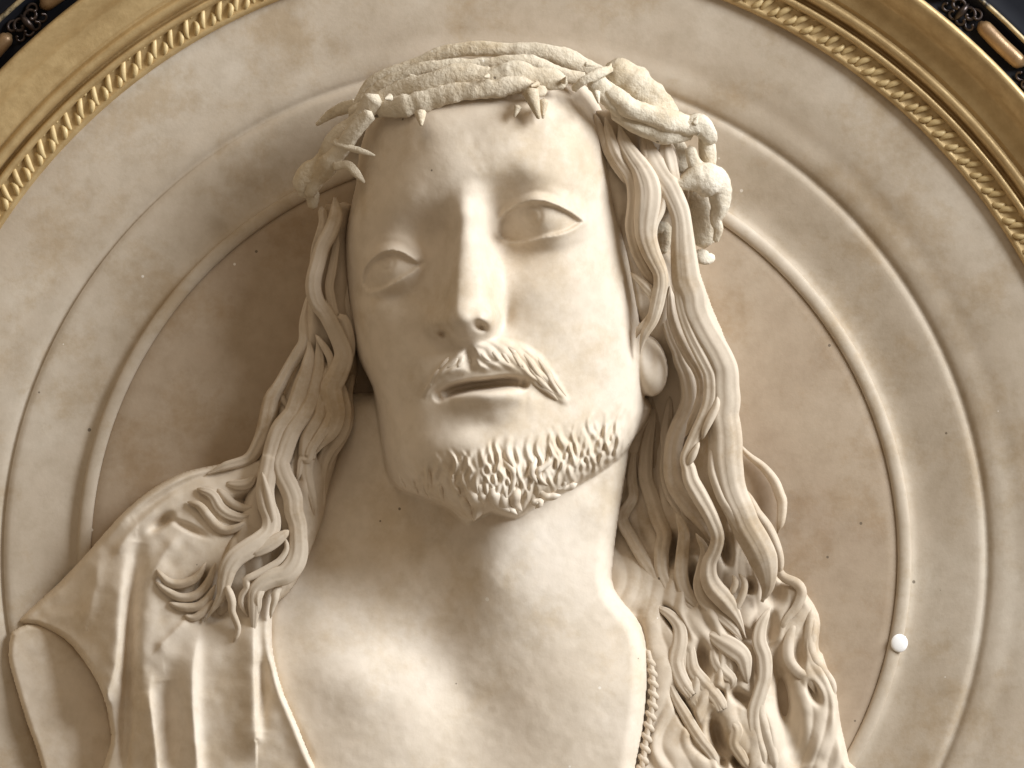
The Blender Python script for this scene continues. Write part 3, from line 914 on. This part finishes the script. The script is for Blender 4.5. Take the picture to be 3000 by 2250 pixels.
def HL(segs, zs, ws, **k):
    """segs: list of (sheet, points...); zs, ws interpolated along"""
    pts = []
    for sg_ in segs:
        pts += X(sg_[0], *sg_[1:])
    n = len(pts)
    z = spread_vals(zs, n) - 4
    for i_, p_ in enumerate(pts):
        if p_[0] > 1830 and p_[1] > 1520:
            z[i_] -= 13 * min(1.0, (p_[1] - 1520) / 200) + 0.27 * max(0, z[i_]) * min(1.0, (p_[1] - 1520) / 250)
    w_ = spread_vals(ws, n) * 1.34
    k.setdefault('h', 0.20 if np.mean([p_[1] for p_ in pts]) > 1600 and pts[0][0] > 1830 else 0.28)
    k.setdefault('amp', 0.2)
    lock('hair_lock', [(p[0], p[1], a, b) for p, a, b in zip(pts, z, w_)], **k)

# --- left side
HL([('1', (1050, 300), (1060, 500), (1000, 680), (920, 830), (870, 1000), (830, 1150), (820, 1280), (860, 1430), (960, 1560)), ('2', (1060, 280), (1130, 450), (1140, 560), (1080, 720), (1010, 870), (1030, 1000), (1060, 1150), (1020, 1300), (900, 1450), (820, 1600))],
   [190, 200, 200, 190, 180, 175, 180, 170], [30, 34, 34, 36, 36, 44, 50, 40, 30], nstr=3)
HL([('1', (900, 400), (930, 560), (900, 700), (850, 830), (820, 960), (790, 1150))], [165, 165, 150], [18, 26, 20, 10], nstr=2)
HL([('1', (1080, 690), (1050, 900), (1020, 1080), (990, 1250), (1010, 1420), (1050, 1600)), ('2', (1130, 150), (1180, 330), (1190, 500), (1140, 640))], [170, 175, 170, 160, 150], [12, 20, 20, 28, 34, 22], nstr=2)
HL([('1', (1140, 820), (1120, 1000), (1130, 1200), (1150, 1400), (1190, 1600)), ('2', (1210, 250), (1230, 420))], [110, 110, 100], [16, 20, 22, 14], nstr=2)
HL([('1', (760, 1300), (740, 1450), (715, 1600)), ('2', (720, 200), (720, 380), (640, 520), (540, 680), (450, 850), (370, 980), (340, 1120), (300, 1300), (230, 1480), (110, 1640)), ('3', (600, 240), (400, 330))],
   [120, 130, 140, 130, 130, 130, 130, 130], [8, 16, 26, 30, 26, 34, 40, 34, 24, 12], nstr=2)
HL([('2', (590, 560), (500, 720), (440, 860), (480, 980), (540, 1090), (520, 1200)), ], [125, 125, 130], [8, 14, 14, 12, 6], nstr=1)
HL([('2', (760, 330), (780, 500), (740, 700), (690, 850), (650, 1000), (600, 1150), (480, 1300), (420, 1450), (380, 1600)), ('3', (1110, 150), (1080, 300), (1040, 480), (1060, 650), (1110, 800), (1090, 940), (990, 1040), (860, 1120), (730, 1210), (650, 1330), (610, 1480), (580, 1620)), ('4', (480, 670), (390, 795))],
   [150, 160, 165, 170, 180, 200, 220, 235, 235, 225, 205], [16, 30, 38, 44, 46, 44, 42, 40, 42, 46, 44, 36, 20, 5], nstr=3)
HL([('2', (850, 280), (880, 450), (880, 650), (840, 850), (800, 1000), (720, 1150), (610, 1300), (540, 1450), (490, 1600)), ('3', (1200, 200), (1230, 330), (1290, 450), (1340, 580), (1350, 720), (1390, 860), (1400, 1000), (1400, 1150), (1360, 1280), (1260, 1390), (1130, 1430)), ('4', (1010, 390), (940, 470), (930, 580), (925, 720), (920, 850), (900, 960))],
   [150, 165, 175, 180, 190, 205, 225, 235, 235, 230, 225], [12, 24, 30, 36, 40, 42, 44, 44, 42, 40, 46, 46, 36, 30, 26, 20], nstr=3)
HL([('2', (950, 600), (960, 750), (950, 900), (920, 1050), (900, 1180), (830, 1300), (770, 1420), (750, 1600)), ('3', (1480, 150), (1470, 300), (1500, 450), (1540, 600), (1560, 730), (1545, 850))],
   [160, 170, 170, 165, 150, 130], [12, 30, 38, 40, 40, 36, 30, 18, 5], nstr=3)
HL([('2', (1060, 1000), (1010, 1150), (960, 1280), (880, 1400), (800, 1520), (760, 1640)), ('3', (1430, 160), (1400, 320), (1370, 420))], [185, 185, 175, 165], [14, 24, 22, 20, 14, 6], nstr=2)
HL([('2', (1180, 520), (1150, 660), (1080, 800), (1110, 950), (1140, 1100), (1130, 1250), (1080, 1380), (990, 1500), (930, 1620)), ('3', (1640, 240), (1620, 420), (1640, 600), (1590, 780))], [140, 150, 155, 150, 130, 100, 90], [10, 26, 34, 36, 34, 30, 26, 20, 6], nstr=2)
HL([('2', (1250, 720), (1200, 850), (1180, 1000), (1190, 1150), (1170, 1300), (1100, 1450), (1020, 1580)), ('3', (1720, 200), (1690, 360))], [90, 90, 90, 80], [10, 22, 24, 22, 18, 8], nstr=2)
HL([('2', (840, 300), (900, 380), (960, 470), (1000, 560), (1000, 660), (960, 760))], [170, 178, 176, 165], [6, 14, 18, 14, 6], nstr=1)
HL([('3', (1010, 300), (1060, 480), (1100, 650), (1130, 820), (1120, 950))], [215, 222, 228, 228], [6, 14, 18, 18, 6], nstr=1)
HL([('3', (1260, 1000), (1275, 1120), (1200, 1240), (1060, 1330), (910, 1410), (840, 1450)), ('4', (850, 430), (800, 500), (785, 590), (815, 670), (870, 760))], [235, 238, 238, 235, 226, 216], [8, 14, 16, 16, 14, 12, 5], nstr=1)
HL([('3', (1300, 920), (1200, 1000), (1080, 1080), (930, 1160), (860, 1200))], [236, 240, 236], [10, 26, 30, 22, 8], nstr=2)
HL([('4', (620, 380), (660, 480), (690, 580), (690, 680), (730, 780), (755, 870), (735, 950), (690, 1030)), ], [236, 238, 232, 222, 214], [8, 20, 18, 15, 14, 13, 4], nstr=1)
HL([('4', (1040, 400), (990, 460), (960, 540), (965, 640), (950, 740))], [235, 238, 228], [10, 22, 22, 16, 6], nstr=2)
HL([('4', (1220, 400), (1160, 480), (1150, 560), (1120, 650), (1100, 760))], [226, 232, 226], [10, 18, 16, 12, 5], nstr=1)
# small curls on the shoulder
HL([('3', (200, 620), (330, 660), (430, 780), (520, 880), (620, 925), (750, 890), (860, 820))], [156, 166, 171, 176, 186], [8, 20, 22, 22, 18, 8], nstr=1)
HL([('3', (300, 480), (460, 540), (550, 680), (660, 760), (800, 790), (900, 740))], [151, 161, 169, 181], [10, 26, 26, 22, 8], nstr=2)
HL([('3', (520, 480), (600, 560), (690, 640), (830, 690), (920, 660))], [149, 153, 163, 176], [8, 20, 20, 16, 6], nstr=1)
HL([('3', (930, 330), (860, 420), (740, 440), (600, 420))], [161, 159, 151, 141], [10, 24, 22, 8], nstr=2)
HL([('C', (735, 735), (790, 790), (850, 800), (920, 770), (965, 700))], [181, 187, 191, 196], [8, 18, 20, 18, 6], nstr=1)
HL([('C', (730, 790), (790, 835), (850, 862), (920, 850), (975, 790), (1010, 700))], [181, 189, 195, 203], [8, 18, 20, 20, 8], nstr=1)
HL([('C', (790, 885), (850, 905), (920, 905), (970, 870), (1010, 800))], [186, 191, 199, 205], [6, 18, 20, 18, 6], nstr=1)
HL([('C', (860, 945), (910, 955), (960, 920), (1000, 870))], [191, 197, 205], [6, 16, 16, 6], nstr=1)

# --- right side
HL([('5', (330, 150), (380, 300), (430, 420), (480, 560), (560, 700), (640, 820), (690, 920))], [285, 290, 285, 275], [8, 20, 22, 24, 22, 14], nstr=1)
HL([('5', (440, 190), (490, 380), (540, 540), (610, 670), (690, 780), (740, 900), (760, 1050), (750, 1200), (730, 1350), (750, 1500), (790, 1640)), ('6', (640, 420), (700, 540), (770, 650), (830, 760))],
   [292, 300, 296, 290, 280, 270, 262, 255], [14, 26, 28, 30, 34, 32, 28, 28, 24, 16], nstr=2)
HL([('5', (590, 260), (640, 460), (730, 610), (820, 740), (880, 880), (900, 1010), (890, 1150), (870, 1300), (870, 1460), (920, 1630)), ('6', (790, 460), (840, 570), (850, 690), (830, 810), (800, 950), (760, 1080), (690, 1200), (650, 1320), (630, 1440))],
   [290, 304, 308, 306, 300, 290, 280, 272, 262, 250], [16, 34, 42, 56, 58, 50, 42, 34, 30, 32, 30, 24, 18, 5], nstr=3)
HL([('5', (1010, 820), (1055, 930), (1065, 1060), (1030, 1200), (965, 1330), (950, 1480), (990, 1640)), ('6', (850, 460), (885, 580), (895, 700), (855, 830))], [276, 286, 290, 286, 280, 270], [6, 16, 20, 20, 20, 18, 8], nstr=1)
HL([('6', (530, 560), (620, 640), (700, 720), (770, 800), (800, 900), (770, 1020), (700, 1100), (620, 1180), (590, 1260)), ], [262, 268, 268, 260, 250], [8, 20, 24, 24, 20, 8], nstr=2)
HL([('5', (900, 380), (900, 500), (950, 680), (1020, 800), (1110, 920), (1170, 1040), (1230, 1180), (1260, 1320), (1270, 1470), (1280, 1640)), ('6', (1110, 500), (1130, 650), (1190, 800), (1210, 950), (1270, 1100), (1350, 1250), (1440, 1400), (1510, 1550)), ('7', (1160, 170), (1160, 300), (1170, 450), (1150, 600), (1170, 750), (1180, 900), (1180, 1050), (1195, 1200), (1220, 1350), (1270, 1500), (1340, 1650)), ('8', (1000, 230), (1070, 350), (1130, 470), (1165, 600), (1170, 720), (1130, 820))],
   [268, 280, 284, 280, 272, 262, 252, 240, 228, 215, 205, 200, 195, 190, 180, 165, 150], [40, 56, 52, 46, 44, 56, 64, 62, 60, 62, 66, 70, 72, 76, 74, 68, 64, 66, 60, 40], nstr=3, amp=0.16, twist=0.5)
HL([('5', (840, 370), (850, 520), (910, 680), (990, 800), (1060, 880), (1110, 980))], [270, 284, 286, 276], [8, 18, 20, 16, 6], nstr=1)
HL([('5', (1080, 430), (1100, 600), (1130, 760), (1180, 900), (1240, 1000))], [262, 276, 280, 274], [14, 40, 40, 30, 10], nstr=2)
HL([('6', (1080, 480), (1060, 640), (1055, 780), (1080, 930), (1130, 1100), (1200, 1270), (1280, 1430), (1360, 1590)), ('7', (1020, 190), (1030, 330), (1010, 480), (950, 640), (870, 800), (800, 950), (755, 1080), (785, 1180), (815, 1310), (890, 1450), (980, 1610)), ('8', (745, 190), (785, 310), (765, 420), (725, 510), (720, 620), (760, 710), (830, 790), (900, 880), (960, 980), (1010, 1100))],
   [255, 262, 256, 246, 236, 226, 218, 212, 208, 206, 200, 186, 172, 168, 164, 158], [8, 22, 26, 28, 30, 30, 34, 34, 30, 26, 26, 34, 38, 34, 30, 30, 34, 44, 44, 30, 8], nstr=2)
HL([('7', (900, 900), (840, 1020), (800, 1100), (760, 1170)), ], [228, 224, 214], [6, 16, 14, 5], nstr=1)
HL([('7', (1090, 350), (1080, 500), (1020, 640), (960, 770), (930, 880))], [232, 236, 234, 226], [6, 16, 18, 14, 5], nstr=1)
HL([('7', (1040, 880), (1030, 1050), (1040, 1220), (1090, 1380), (1150, 1520), (1230, 1640)), ('8', (960, 260), (1030, 350), (1090, 410))], [206, 212, 210, 204, 196, 184], [8, 18, 20, 22, 24, 20, 6], nstr=1)
HL([('6', (900, 720), (900, 880), (930, 1050), (990, 1250), (1060, 1400)), ('7', (720, 20), (780, 160), (810, 300), (815, 450), (765, 600), (690, 750), (640, 900), (620, 1100), (640, 1300), (720, 1460), (830, 1610)), ('8', (690, 220), (760, 380), (740, 430))],
   [120, 115, 105, 100, 95, 95, 100, 110, 120], [10, 22, 30, 36, 40, 42, 42, 40, 40, 44, 44, 30, 8], nstr=2)
HL([('6', (960, 700), (970, 860), (990, 1020), (1040, 1180), (1110, 1330), (1190, 1480)), ('7', (880, 100), (930, 240), (930, 400), (880, 560), (820, 700), (760, 840))], [165, 165, 160, 150, 145, 140], [10, 28, 30, 26, 22, 14], nstr=2)
HL([('7', (600, 400), (580, 600), (560, 800), (570, 1000), (560, 1200), (600, 1400), (680, 1560)), ('8', (600, 220), (640, 300))], [30, 32, 40, 60, 80], [10, 26, 30, 34, 30, 12], nstr=2)
HL([('7', (430, 480), (400, 700), (360, 900), (340, 1100), (340, 1300), (400, 1500)), ('8', (330, 170), (380, 300), (360, 440), (370, 600), (440, 740), (540, 850), (640, 930), (700, 1000))], [5, 8, 18, 40, 80, 110, 125, 135], [10, 28, 32, 34, 34, 32, 30, 12], nstr=2)
HL([('7', (240, 900), (200, 1100), (190, 1300), (200, 1500)), ('8', (60, 180), (130, 330), (210, 470), (290, 600), (360, 750), (450, 850), (530, 940), (560, 1010))], [0, 8, 30, 70, 105, 120, 130], [8, 22, 26, 28, 28, 24, 8], nstr=2)
HL([('8', (470, 130), (530, 280), (520, 450), (510, 600), (550, 740), (640, 840), (720, 930))], [110, 120, 130, 135, 130], [10, 28, 30, 30, 26, 8], nstr=2)
HL([('8', (620, 290), (690, 420), (670, 560), (650, 690), (690, 810), (780, 900), (900, 1010), (980, 1110))], [130, 140, 148, 150, 150], [8, 24, 28, 28, 26, 10], nstr=2)
HL([('8', (900, 610), (925, 660), (905, 730), (870, 770))], [160, 168, 166], [6, 14, 14, 6], nstr=1)
HL([('8', (950, 600), (995, 660), (985, 750), (940, 850), (930, 900))], [160, 170, 170], [6, 16, 18, 10], nstr=1)
HL([('8', (700, 1050), (800, 1110), (900, 1170), (980, 1240), (1005, 1340), (1020, 1450))], [145, 155, 158, 155, 145], [8, 34, 44, 40, 26, 8], nstr=2)
HL([('8', (290, 850), (400, 900), (490, 1000), (500, 1130), (470, 1280), (520, 1430), (600, 1540)), ('F', (640, 640), (760, 820), (830, 1000))], [140, 150, 155, 155, 150], [8, 26, 34, 34, 30, 24, 8], nstr=2)
HL([('8', (540, 1030), (580, 1180), (600, 1330), (680, 1440), (780, 1560), (830, 1650)), ('F', (900, 700), (850, 820), (860, 960))], [140, 150, 152, 150, 145], [8, 28, 34, 32, 24, 8], nstr=2)
HL([('8', (760, 1130), (770, 1250), (830, 1350), (900, 1420), (880, 1500))], [140, 148, 150, 140], [8, 26, 30, 24, 8], nstr=2)
HL([('8', (1200, 860), (1130, 990), (1110, 1120), (1150, 1250), (1150, 1400), (1110, 1540)), ('F', (1290, 900), (1300, 1100), (1360, 1300), (1380, 1440))], [140, 148, 150, 148, 146, 142], [10, 30, 34, 32, 32, 34, 30, 20], nstr=2)
HL([('8', (1240, 480), (1290, 620), (1400, 680), (1440, 750), (1400, 860), (1320, 960), (1270, 1060))], [70, 82, 90, 92, 90], [8, 22, 24, 22, 18, 6], nstr=1)
HL([('8', (1390, 980), (1340, 1120), (1340, 1260), (1410, 1360), (1500, 1420), (1545, 1530))], [85, 92, 96, 98, 94], [8, 24, 26, 24, 20, 6], nstr=1)
HL([('8', (1520, 860), (1500, 1000), (1500, 1150), (1530, 1260), (1600, 1360), (1670, 1460), (1690, 1580))], [70, 76, 84, 90, 96], [8, 22, 26, 26, 24, 8], nstr=1)
HL([('7', (1320, 900), (1440, 1040), (1600, 1170), (1720, 1320), (1780, 1470)), ('8', (1290, 60), (1280, 200), (1250, 300))], [20, 30, 40, 50, 56], [6, 16, 22, 24, 22, 10], nstr=1)
HL([('7', (1370, 1380), (1450, 1500), (1520, 1640)), ('8', (1100, 150), (1180, 260), (1240, 400), (1270, 520), (1260, 640))], [70, 76, 80, 82, 78], [6, 18, 24, 26, 24, 10], nstr=1)
HL([('F', (480, 560), (560, 760), (640, 900), (720, 1040), (800, 1160), (900, 1290), (960, 1420))], [150, 156, 156, 154, 150], [8, 22, 26, 26, 24, 16], nstr=2)
HL([('F', (1000, 860), (1060, 960), (1120, 1060), (1100, 1180), (1160, 1290), (1240, 1420))], [148, 154, 156, 152, 150], [8, 24, 30, 28, 26, 16], nstr=2)
HL([('F', (1290, 520), (1330, 700), (1340, 900), (1400, 1100), (1460, 1300), (1480, 1440))], [140, 146, 148, 146, 142], [8, 20, 24, 24, 22, 16], nstr=1)

# cord trim of the robe at the right of the chest
cordp = crspline(X('F', (300, 330), (335, 480), (350, 640), (348, 800), (322, 960), (290, 1120), (268, 1280), (240, 1440)), 6)
cord = tube('cord', [(p[0], p[1], 122) for p in cordp[::6]], [9] * len(cordp[::6]), M_HAIR, None, seg=8, step=10)
bust_parts.append(cord)
cord_parts = []
tw = lock_geo([(-15, -15, -6, 8), (-8, -8, -1, 18), (2, 2, 1, 20), (10, 11, -1, 17), (15, 17, -7, 8)], h=0.36, nstr=1, amp=0.05, step=6, m_=7, sink=2)
tv, tf = geo_join([tw])
twist0 = None
acc = 0.0
for i in range(1, len(cordp)):
    acc += np.hypot(*(cordp[i] - cordp[i - 1]))
    if acc > 27:
        acc = 0
        mt = Matrix.Translation(Vector(P(cordp[i][0], cordp[i][1], 124)))
        if twist0 is None:
            twist0 = meshobj('cord_twist', np.stack([tv[:, 0] * S, -tv[:, 2] * S, -tv[:, 1] * S], 1), tf, M_HAIR)
            twist0.matrix_world = mt
            cord_parts.append(twist0)
        else:
            cord_parts.append(copy_at(twist0, None, mt))

# ------------------------------------------------------------------ moustache and beard
def tuft(name, uv, ws, off, h=0.5, **k):
    """a lock lying on the body"""
    p = crspline([(a, b) for a, b in uv], 14)
    n = len(p)
    z = surf(p[:, 0], p[:, 1])
    z = np.minimum.accumulate(np.maximum(z, np.percentile(z, 60) - 60)[::1]) if False else z
    # stay proud where the surface drops away under the chin
    z = np.maximum(z, z[0] - 70) + spread_vals(off, n)
    w_ = spread_vals(ws, n)
    lock(name, [(p[i, 0], p[i, 1], z[i], w_[i]) for i in range(n)], mat=M_FLESH, h=h, step=6, m_=9, **k)

for s_, sc_w in (([(880, 560), (980, 660), (1070, 720)], 11), ([(1030, 540), (1120, 640), (1180, 715)], 12), ([(1170, 540), (1240, 660), (1300, 750)], 13), ([(1290, 540), (1380, 680), (1460, 810)], 15),
           ([(1180, 440), (1310, 560), (1420, 710), (1510, 840)], 15), ([(1390, 540), (1540, 700), (1650, 860), (1800, 1010)], 16), ([(1570, 590), (1710, 760), (1820, 950), (1950, 1160)], 16),
           ([(1680, 650), (1790, 830), (1900, 1000), (2050, 1200)], 12), ([(1530, 860), (1640, 980), (1800, 1090), (1960, 1250)], 14), ([(1440, 640), (1580, 830), (1720, 990), (1900, 1150)], 14),
           ([(640, 600), (620, 690), (560, 760), (470, 800)], 13), ([(560, 640), (470, 740), (370, 840)], 13), ([(700, 620), (680, 720), (620, 800)], 12), ([(460, 760), (380, 850), (320, 950), (270, 1090)], 13), ([(340, 900), (280, 1000), (215, 1110), (190, 1190)], 10), ([(780, 600), (800, 680), (790, 750)], 10)):
    tuft('moustache_lock', X('M', *s_), [4, sc_w * 1.2, sc_w * 1.3, sc_w, 3], [-12, -5, -3, -2, -2], h=0.36, nstr=2, amp=0.2)

for s_, w_ in beard:
    if max(p_[1] for p_ in s_) < 1412 and w_ < 18:
        continue
    tuft('beard_lock', s_, [4, w_ * 1.1, w_ * 1.3, w_ * 1.1, 3], [-22, -8, 0, 5, 4], h=0.42, nstr=1, amp=0.12, twist=0.3)
# ------------------------------------------------------------------ crown of thorns
crown = thing('thorn_crown', 'rough stone crown of woven thorn branches worn round the bust\'s head', 'crown')
crown.location = P(1450, 230, 300)
crown_parts = []
_bs = [0]
def BR(sheet, pts, zs, rs, flat=0.5, lump=0.07, lsc=13):
    p = X(sheet, *pts) if isinstance(sheet, str) else pts
    n = len(p)
    z = spread_vals(zs, n) - 12
    _bs[0] += 17
    rr_ = np.random.RandomState(_bs[0])
    p = [(a[0] + (6 * rr_.randn() if 0 < i < n - 1 else 0), a[1] + (5 * rr_.randn() if 0 < i < n - 1 else 0)) for i, a in enumerate(p)]
    r_ = spread_vals(rs, n) * 1.0 * (1 + 0.12 * rr_.randn(n))
    crown_parts.append(tube('branch', [(a[0], a[1], b) for a, b in zip(p, z)], list(r_), M_CROWN, None, seg=16, flat=flat, lump=lump, lsc=lsc, seed=_bs[0], step=6))

def both(*parts):
    out = []
    for sh, *p in parts:
        out += X(sh, *p)
    return out
BR(None, both(('K', (500, 500), (620, 370), (780, 250), (960, 170), (1160, 120), (1400, 95), (1600, 85)), ('L', (90, 110), (240, 140), (390, 175), (540, 220), (680, 270))), [200, 235, 265, 290, 305, 310, 300], [16, 20, 20, 22, 22, 24, 30, 26, 18])
BR(None, both(('K', (480, 540), (640, 440), (820, 330), (1020, 260), (1240, 215), (1480, 200)), ('L', (0, 200), (200, 230), (380, 270), (540, 330))), [235, 280, 315, 335, 345, 345, 330], [20, 24, 22, 20, 20, 22, 24, 18], lump=0.09)
BR(None, both(('K', (460, 590), (640, 500), (820, 430), (1040, 370), (1280, 315), (1520, 300)), ('L', (20, 290), (180, 310), (320, 335), (400, 360))), [260, 320, 370, 395, 405, 400, 385], [22, 30, 32, 32, 32, 32, 28, 16])
BR(None, both(('K', (560, 600), (720, 550), (900, 520), (1100, 465), (1330, 420), (1560, 400)), ('L', (60, 370), (160, 400), (250, 420))), [280, 345, 385, 410, 425, 425, 415], [16, 26, 28, 28, 28, 24, 14], lump=0.14)
BR('K', [(900, 300), (1080, 330), (1300, 370), (1500, 400), (1700, 430)], [345, 380, 410, 420], [8, 16, 14, 8])
# left end, down to the temple
BR('K', [(640, 480), (500, 620), (360, 800), (240, 950), (120, 1080), (70, 1160)], [330, 300, 265, 235, 210, 195], [34, 38, 36, 36, 38, 26])
BR('K', [(600, 590), (470, 720), (360, 880), (280, 980), (200, 1080), (130, 1200)], [345, 315, 280, 250, 225, 200], [18, 28, 26, 26, 26, 16])
BR('K', [(330, 800), (460, 850), (560, 880), (640, 905)], [292, 310, 325, 330], [12, 11, 9, 4], lump=0.1)
BR('K', [(330, 980), (430, 990), (510, 1040), (560, 1110)], [270, 290, 305, 305], [12, 13, 12, 4], lump=0.1)
BR('K', [(480, 500), (320, 580), (180, 650)], [160, 110, 70], [16, 13, 5], lump=0.12)
BR('K', [(80, 1150), (130, 1220), (160, 1290)], [190, 180, 165], [24, 22, 12])
# knot on the right
BR('L', [(470, 410), (540, 340), (640, 290), (760, 250)], [385, 400, 395, 375], [8, 14, 16, 10], lump=0.18)
BR('L', [(620, 330), (700, 420), (790, 540), (860, 620)], [370, 375, 370, 350], [22, 30, 28, 18], lump=0.14)
BR('L', [(720, 270), (830, 290), (950, 360), (1060, 460), (1160, 560), (1260, 640)], [330, 340, 335, 320, 305, 285], [26, 40, 44, 42, 36, 22], flat=0.6, lump=0.1)
BR('L', [(700, 360), (800, 450), (920, 540), (1060, 600), (1220, 650), (1380, 680)], [365, 375, 370, 355, 335, 310], [16, 30, 32, 30, 30, 24], flat=0.8)
BR('L', [(780, 580), (900, 650), (1040, 690), (1200, 720), (1360, 730)], [345, 340, 330, 315, 290], [22, 34, 36, 36, 24], flat=0.8)
BR('L', [(1200, 660), (1320, 660), (1420, 680), (1500, 740), (1510, 790)], [318, 318, 310, 296, 280], [26, 32, 34, 30, 16], flat=0.8)
BR('L', [(1480, 770), (1490, 860), (1500, 960), (1490, 1040)], [262, 250, 238, 225], [22, 24, 20, 10])
BR('L', [(1360, 850), (1380, 930), (1420, 1000), (1500, 1060)], [290, 286, 272, 256], [16, 22, 22, 14], flat=0.8)
BR('L', [(1210, 1110), (1320, 1110), (1440, 1080), (1540, 1110), (1600, 1200), (1590, 1300), (1560, 1400), (1570, 1480), (1560, 1550)], [285, 285, 275, 265, 250, 235, 222, 214, 205], [18, 24, 40, 44, 36, 24, 18, 20, 10], flat=0.8)
BR('L', [(1400, 1120), (1440, 1250), (1450, 1400), (1470, 1560)], [180, 170, 165, 155], [40, 50, 46, 30], flat=0.5)
BR('6', [(1260, 340), (1300, 400), (1360, 420), (1420, 380)], [180, 185, 182, 175], [16, 20, 18, 10])
BR('L', [(1230, 780), (1260, 900), (1290, 1020)], [230, 225, 220], [24, 30, 22], flat=0.6)
BR('6', [(760, 100), (860, 80), (900, 200), (880, 330)], [230, 215, 200, 190], [14, 20, 22, 14], flat=0.6)

def thorn(uvz0, uvz1, r0):
    uvz1 = tuple(np.array(uvz0) + 0.66 * (np.array(uvz1) - np.array(uvz0)))
    v, f = geo_join([tube_geo([uvz0, tuple(0.6 * np.array(uvz0) + 0.4 * np.array(uvz1)), uvz1], [r0, r0 * 0.74, r0 * 0.26], seg=8, step=8)])
    crown_parts.append(meshobj('thorn', W(v), f, M_CROWN))
def tp(sheet, p, z):
    q = X(sheet, p)[0]
    return (q[0], q[1], z)
thorn(tp('K', (990, 590), 425), tp('K', (1003, 735), 462), 18)
thorn(tp('K', (1730, 545), 440), tp('K', (1690, 660), 452), 12)
thorn(tp('L', (140, 430), 440), tp('L', (235, 735), 462), 24)
thorn(tp('L', (240, 500), 430), tp('L', (232, 700), 455), 14)
thorn(tp('L', (190, 370), 420), tp('L', (120, 400), 470), 10)
thorn(tp('L', (640, 430), 400), tp('L', (665, 560), 415), 12)
thorn(tp('L', (390, 350), 395), tp('L', (420, 300), 430), 9)
thorn(tp('L', (740, 250), 360), tp('L', (760, 190), 350), 9)
thorn(tp('L', (1390, 660), 320), tp('L', (1420, 590), 330), 11)
thorn(tp('K', (1500, 310), 420), tp('K', (1460, 325), 450), 9)
thorn(tp('K', (760, 470), 395), tp('K', (700, 490), 420), 12)
thorn(tp('L', (560, 210), 300), tp('L', (665, 225), 300), 9)

# ------------------------------------------------------------------ lamp reflection in the glazing, modelled as a flat white dome
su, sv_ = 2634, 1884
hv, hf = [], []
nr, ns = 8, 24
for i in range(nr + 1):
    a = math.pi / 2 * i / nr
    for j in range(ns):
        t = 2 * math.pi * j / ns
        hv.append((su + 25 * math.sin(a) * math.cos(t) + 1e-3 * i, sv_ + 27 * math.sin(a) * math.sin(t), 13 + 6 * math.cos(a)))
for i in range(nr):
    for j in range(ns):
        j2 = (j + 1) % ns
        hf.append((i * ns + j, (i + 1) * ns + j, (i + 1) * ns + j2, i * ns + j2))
lamp_glint = meshobj('lamp_glint', W(np.array(hv)), np.array(hf), M_GLINT)
lamp_glint['label'] = 'small round bright white lamp reflection on the thin ring right of the curls'
lamp_glint['category'] = 'lamp_glint'

# ------------------------------------------------------------------ parenting without moving
bpy.context.view_layer.update()
def adopt(root, parts):
    inv = root.matrix_world.inverted()
    for o in parts:
        mw = o.matrix_world.copy()
        o.parent = root
        o.matrix_parent_inverse = inv
        o.matrix_world = mw
adopt(roundel, roundel_parts)
adopt(frame, frame_parts)
adopt(bust, bust_parts)
adopt(crown, crown_parts)
bpy.context.view_layer.update()
adopt(cord, cord_parts)
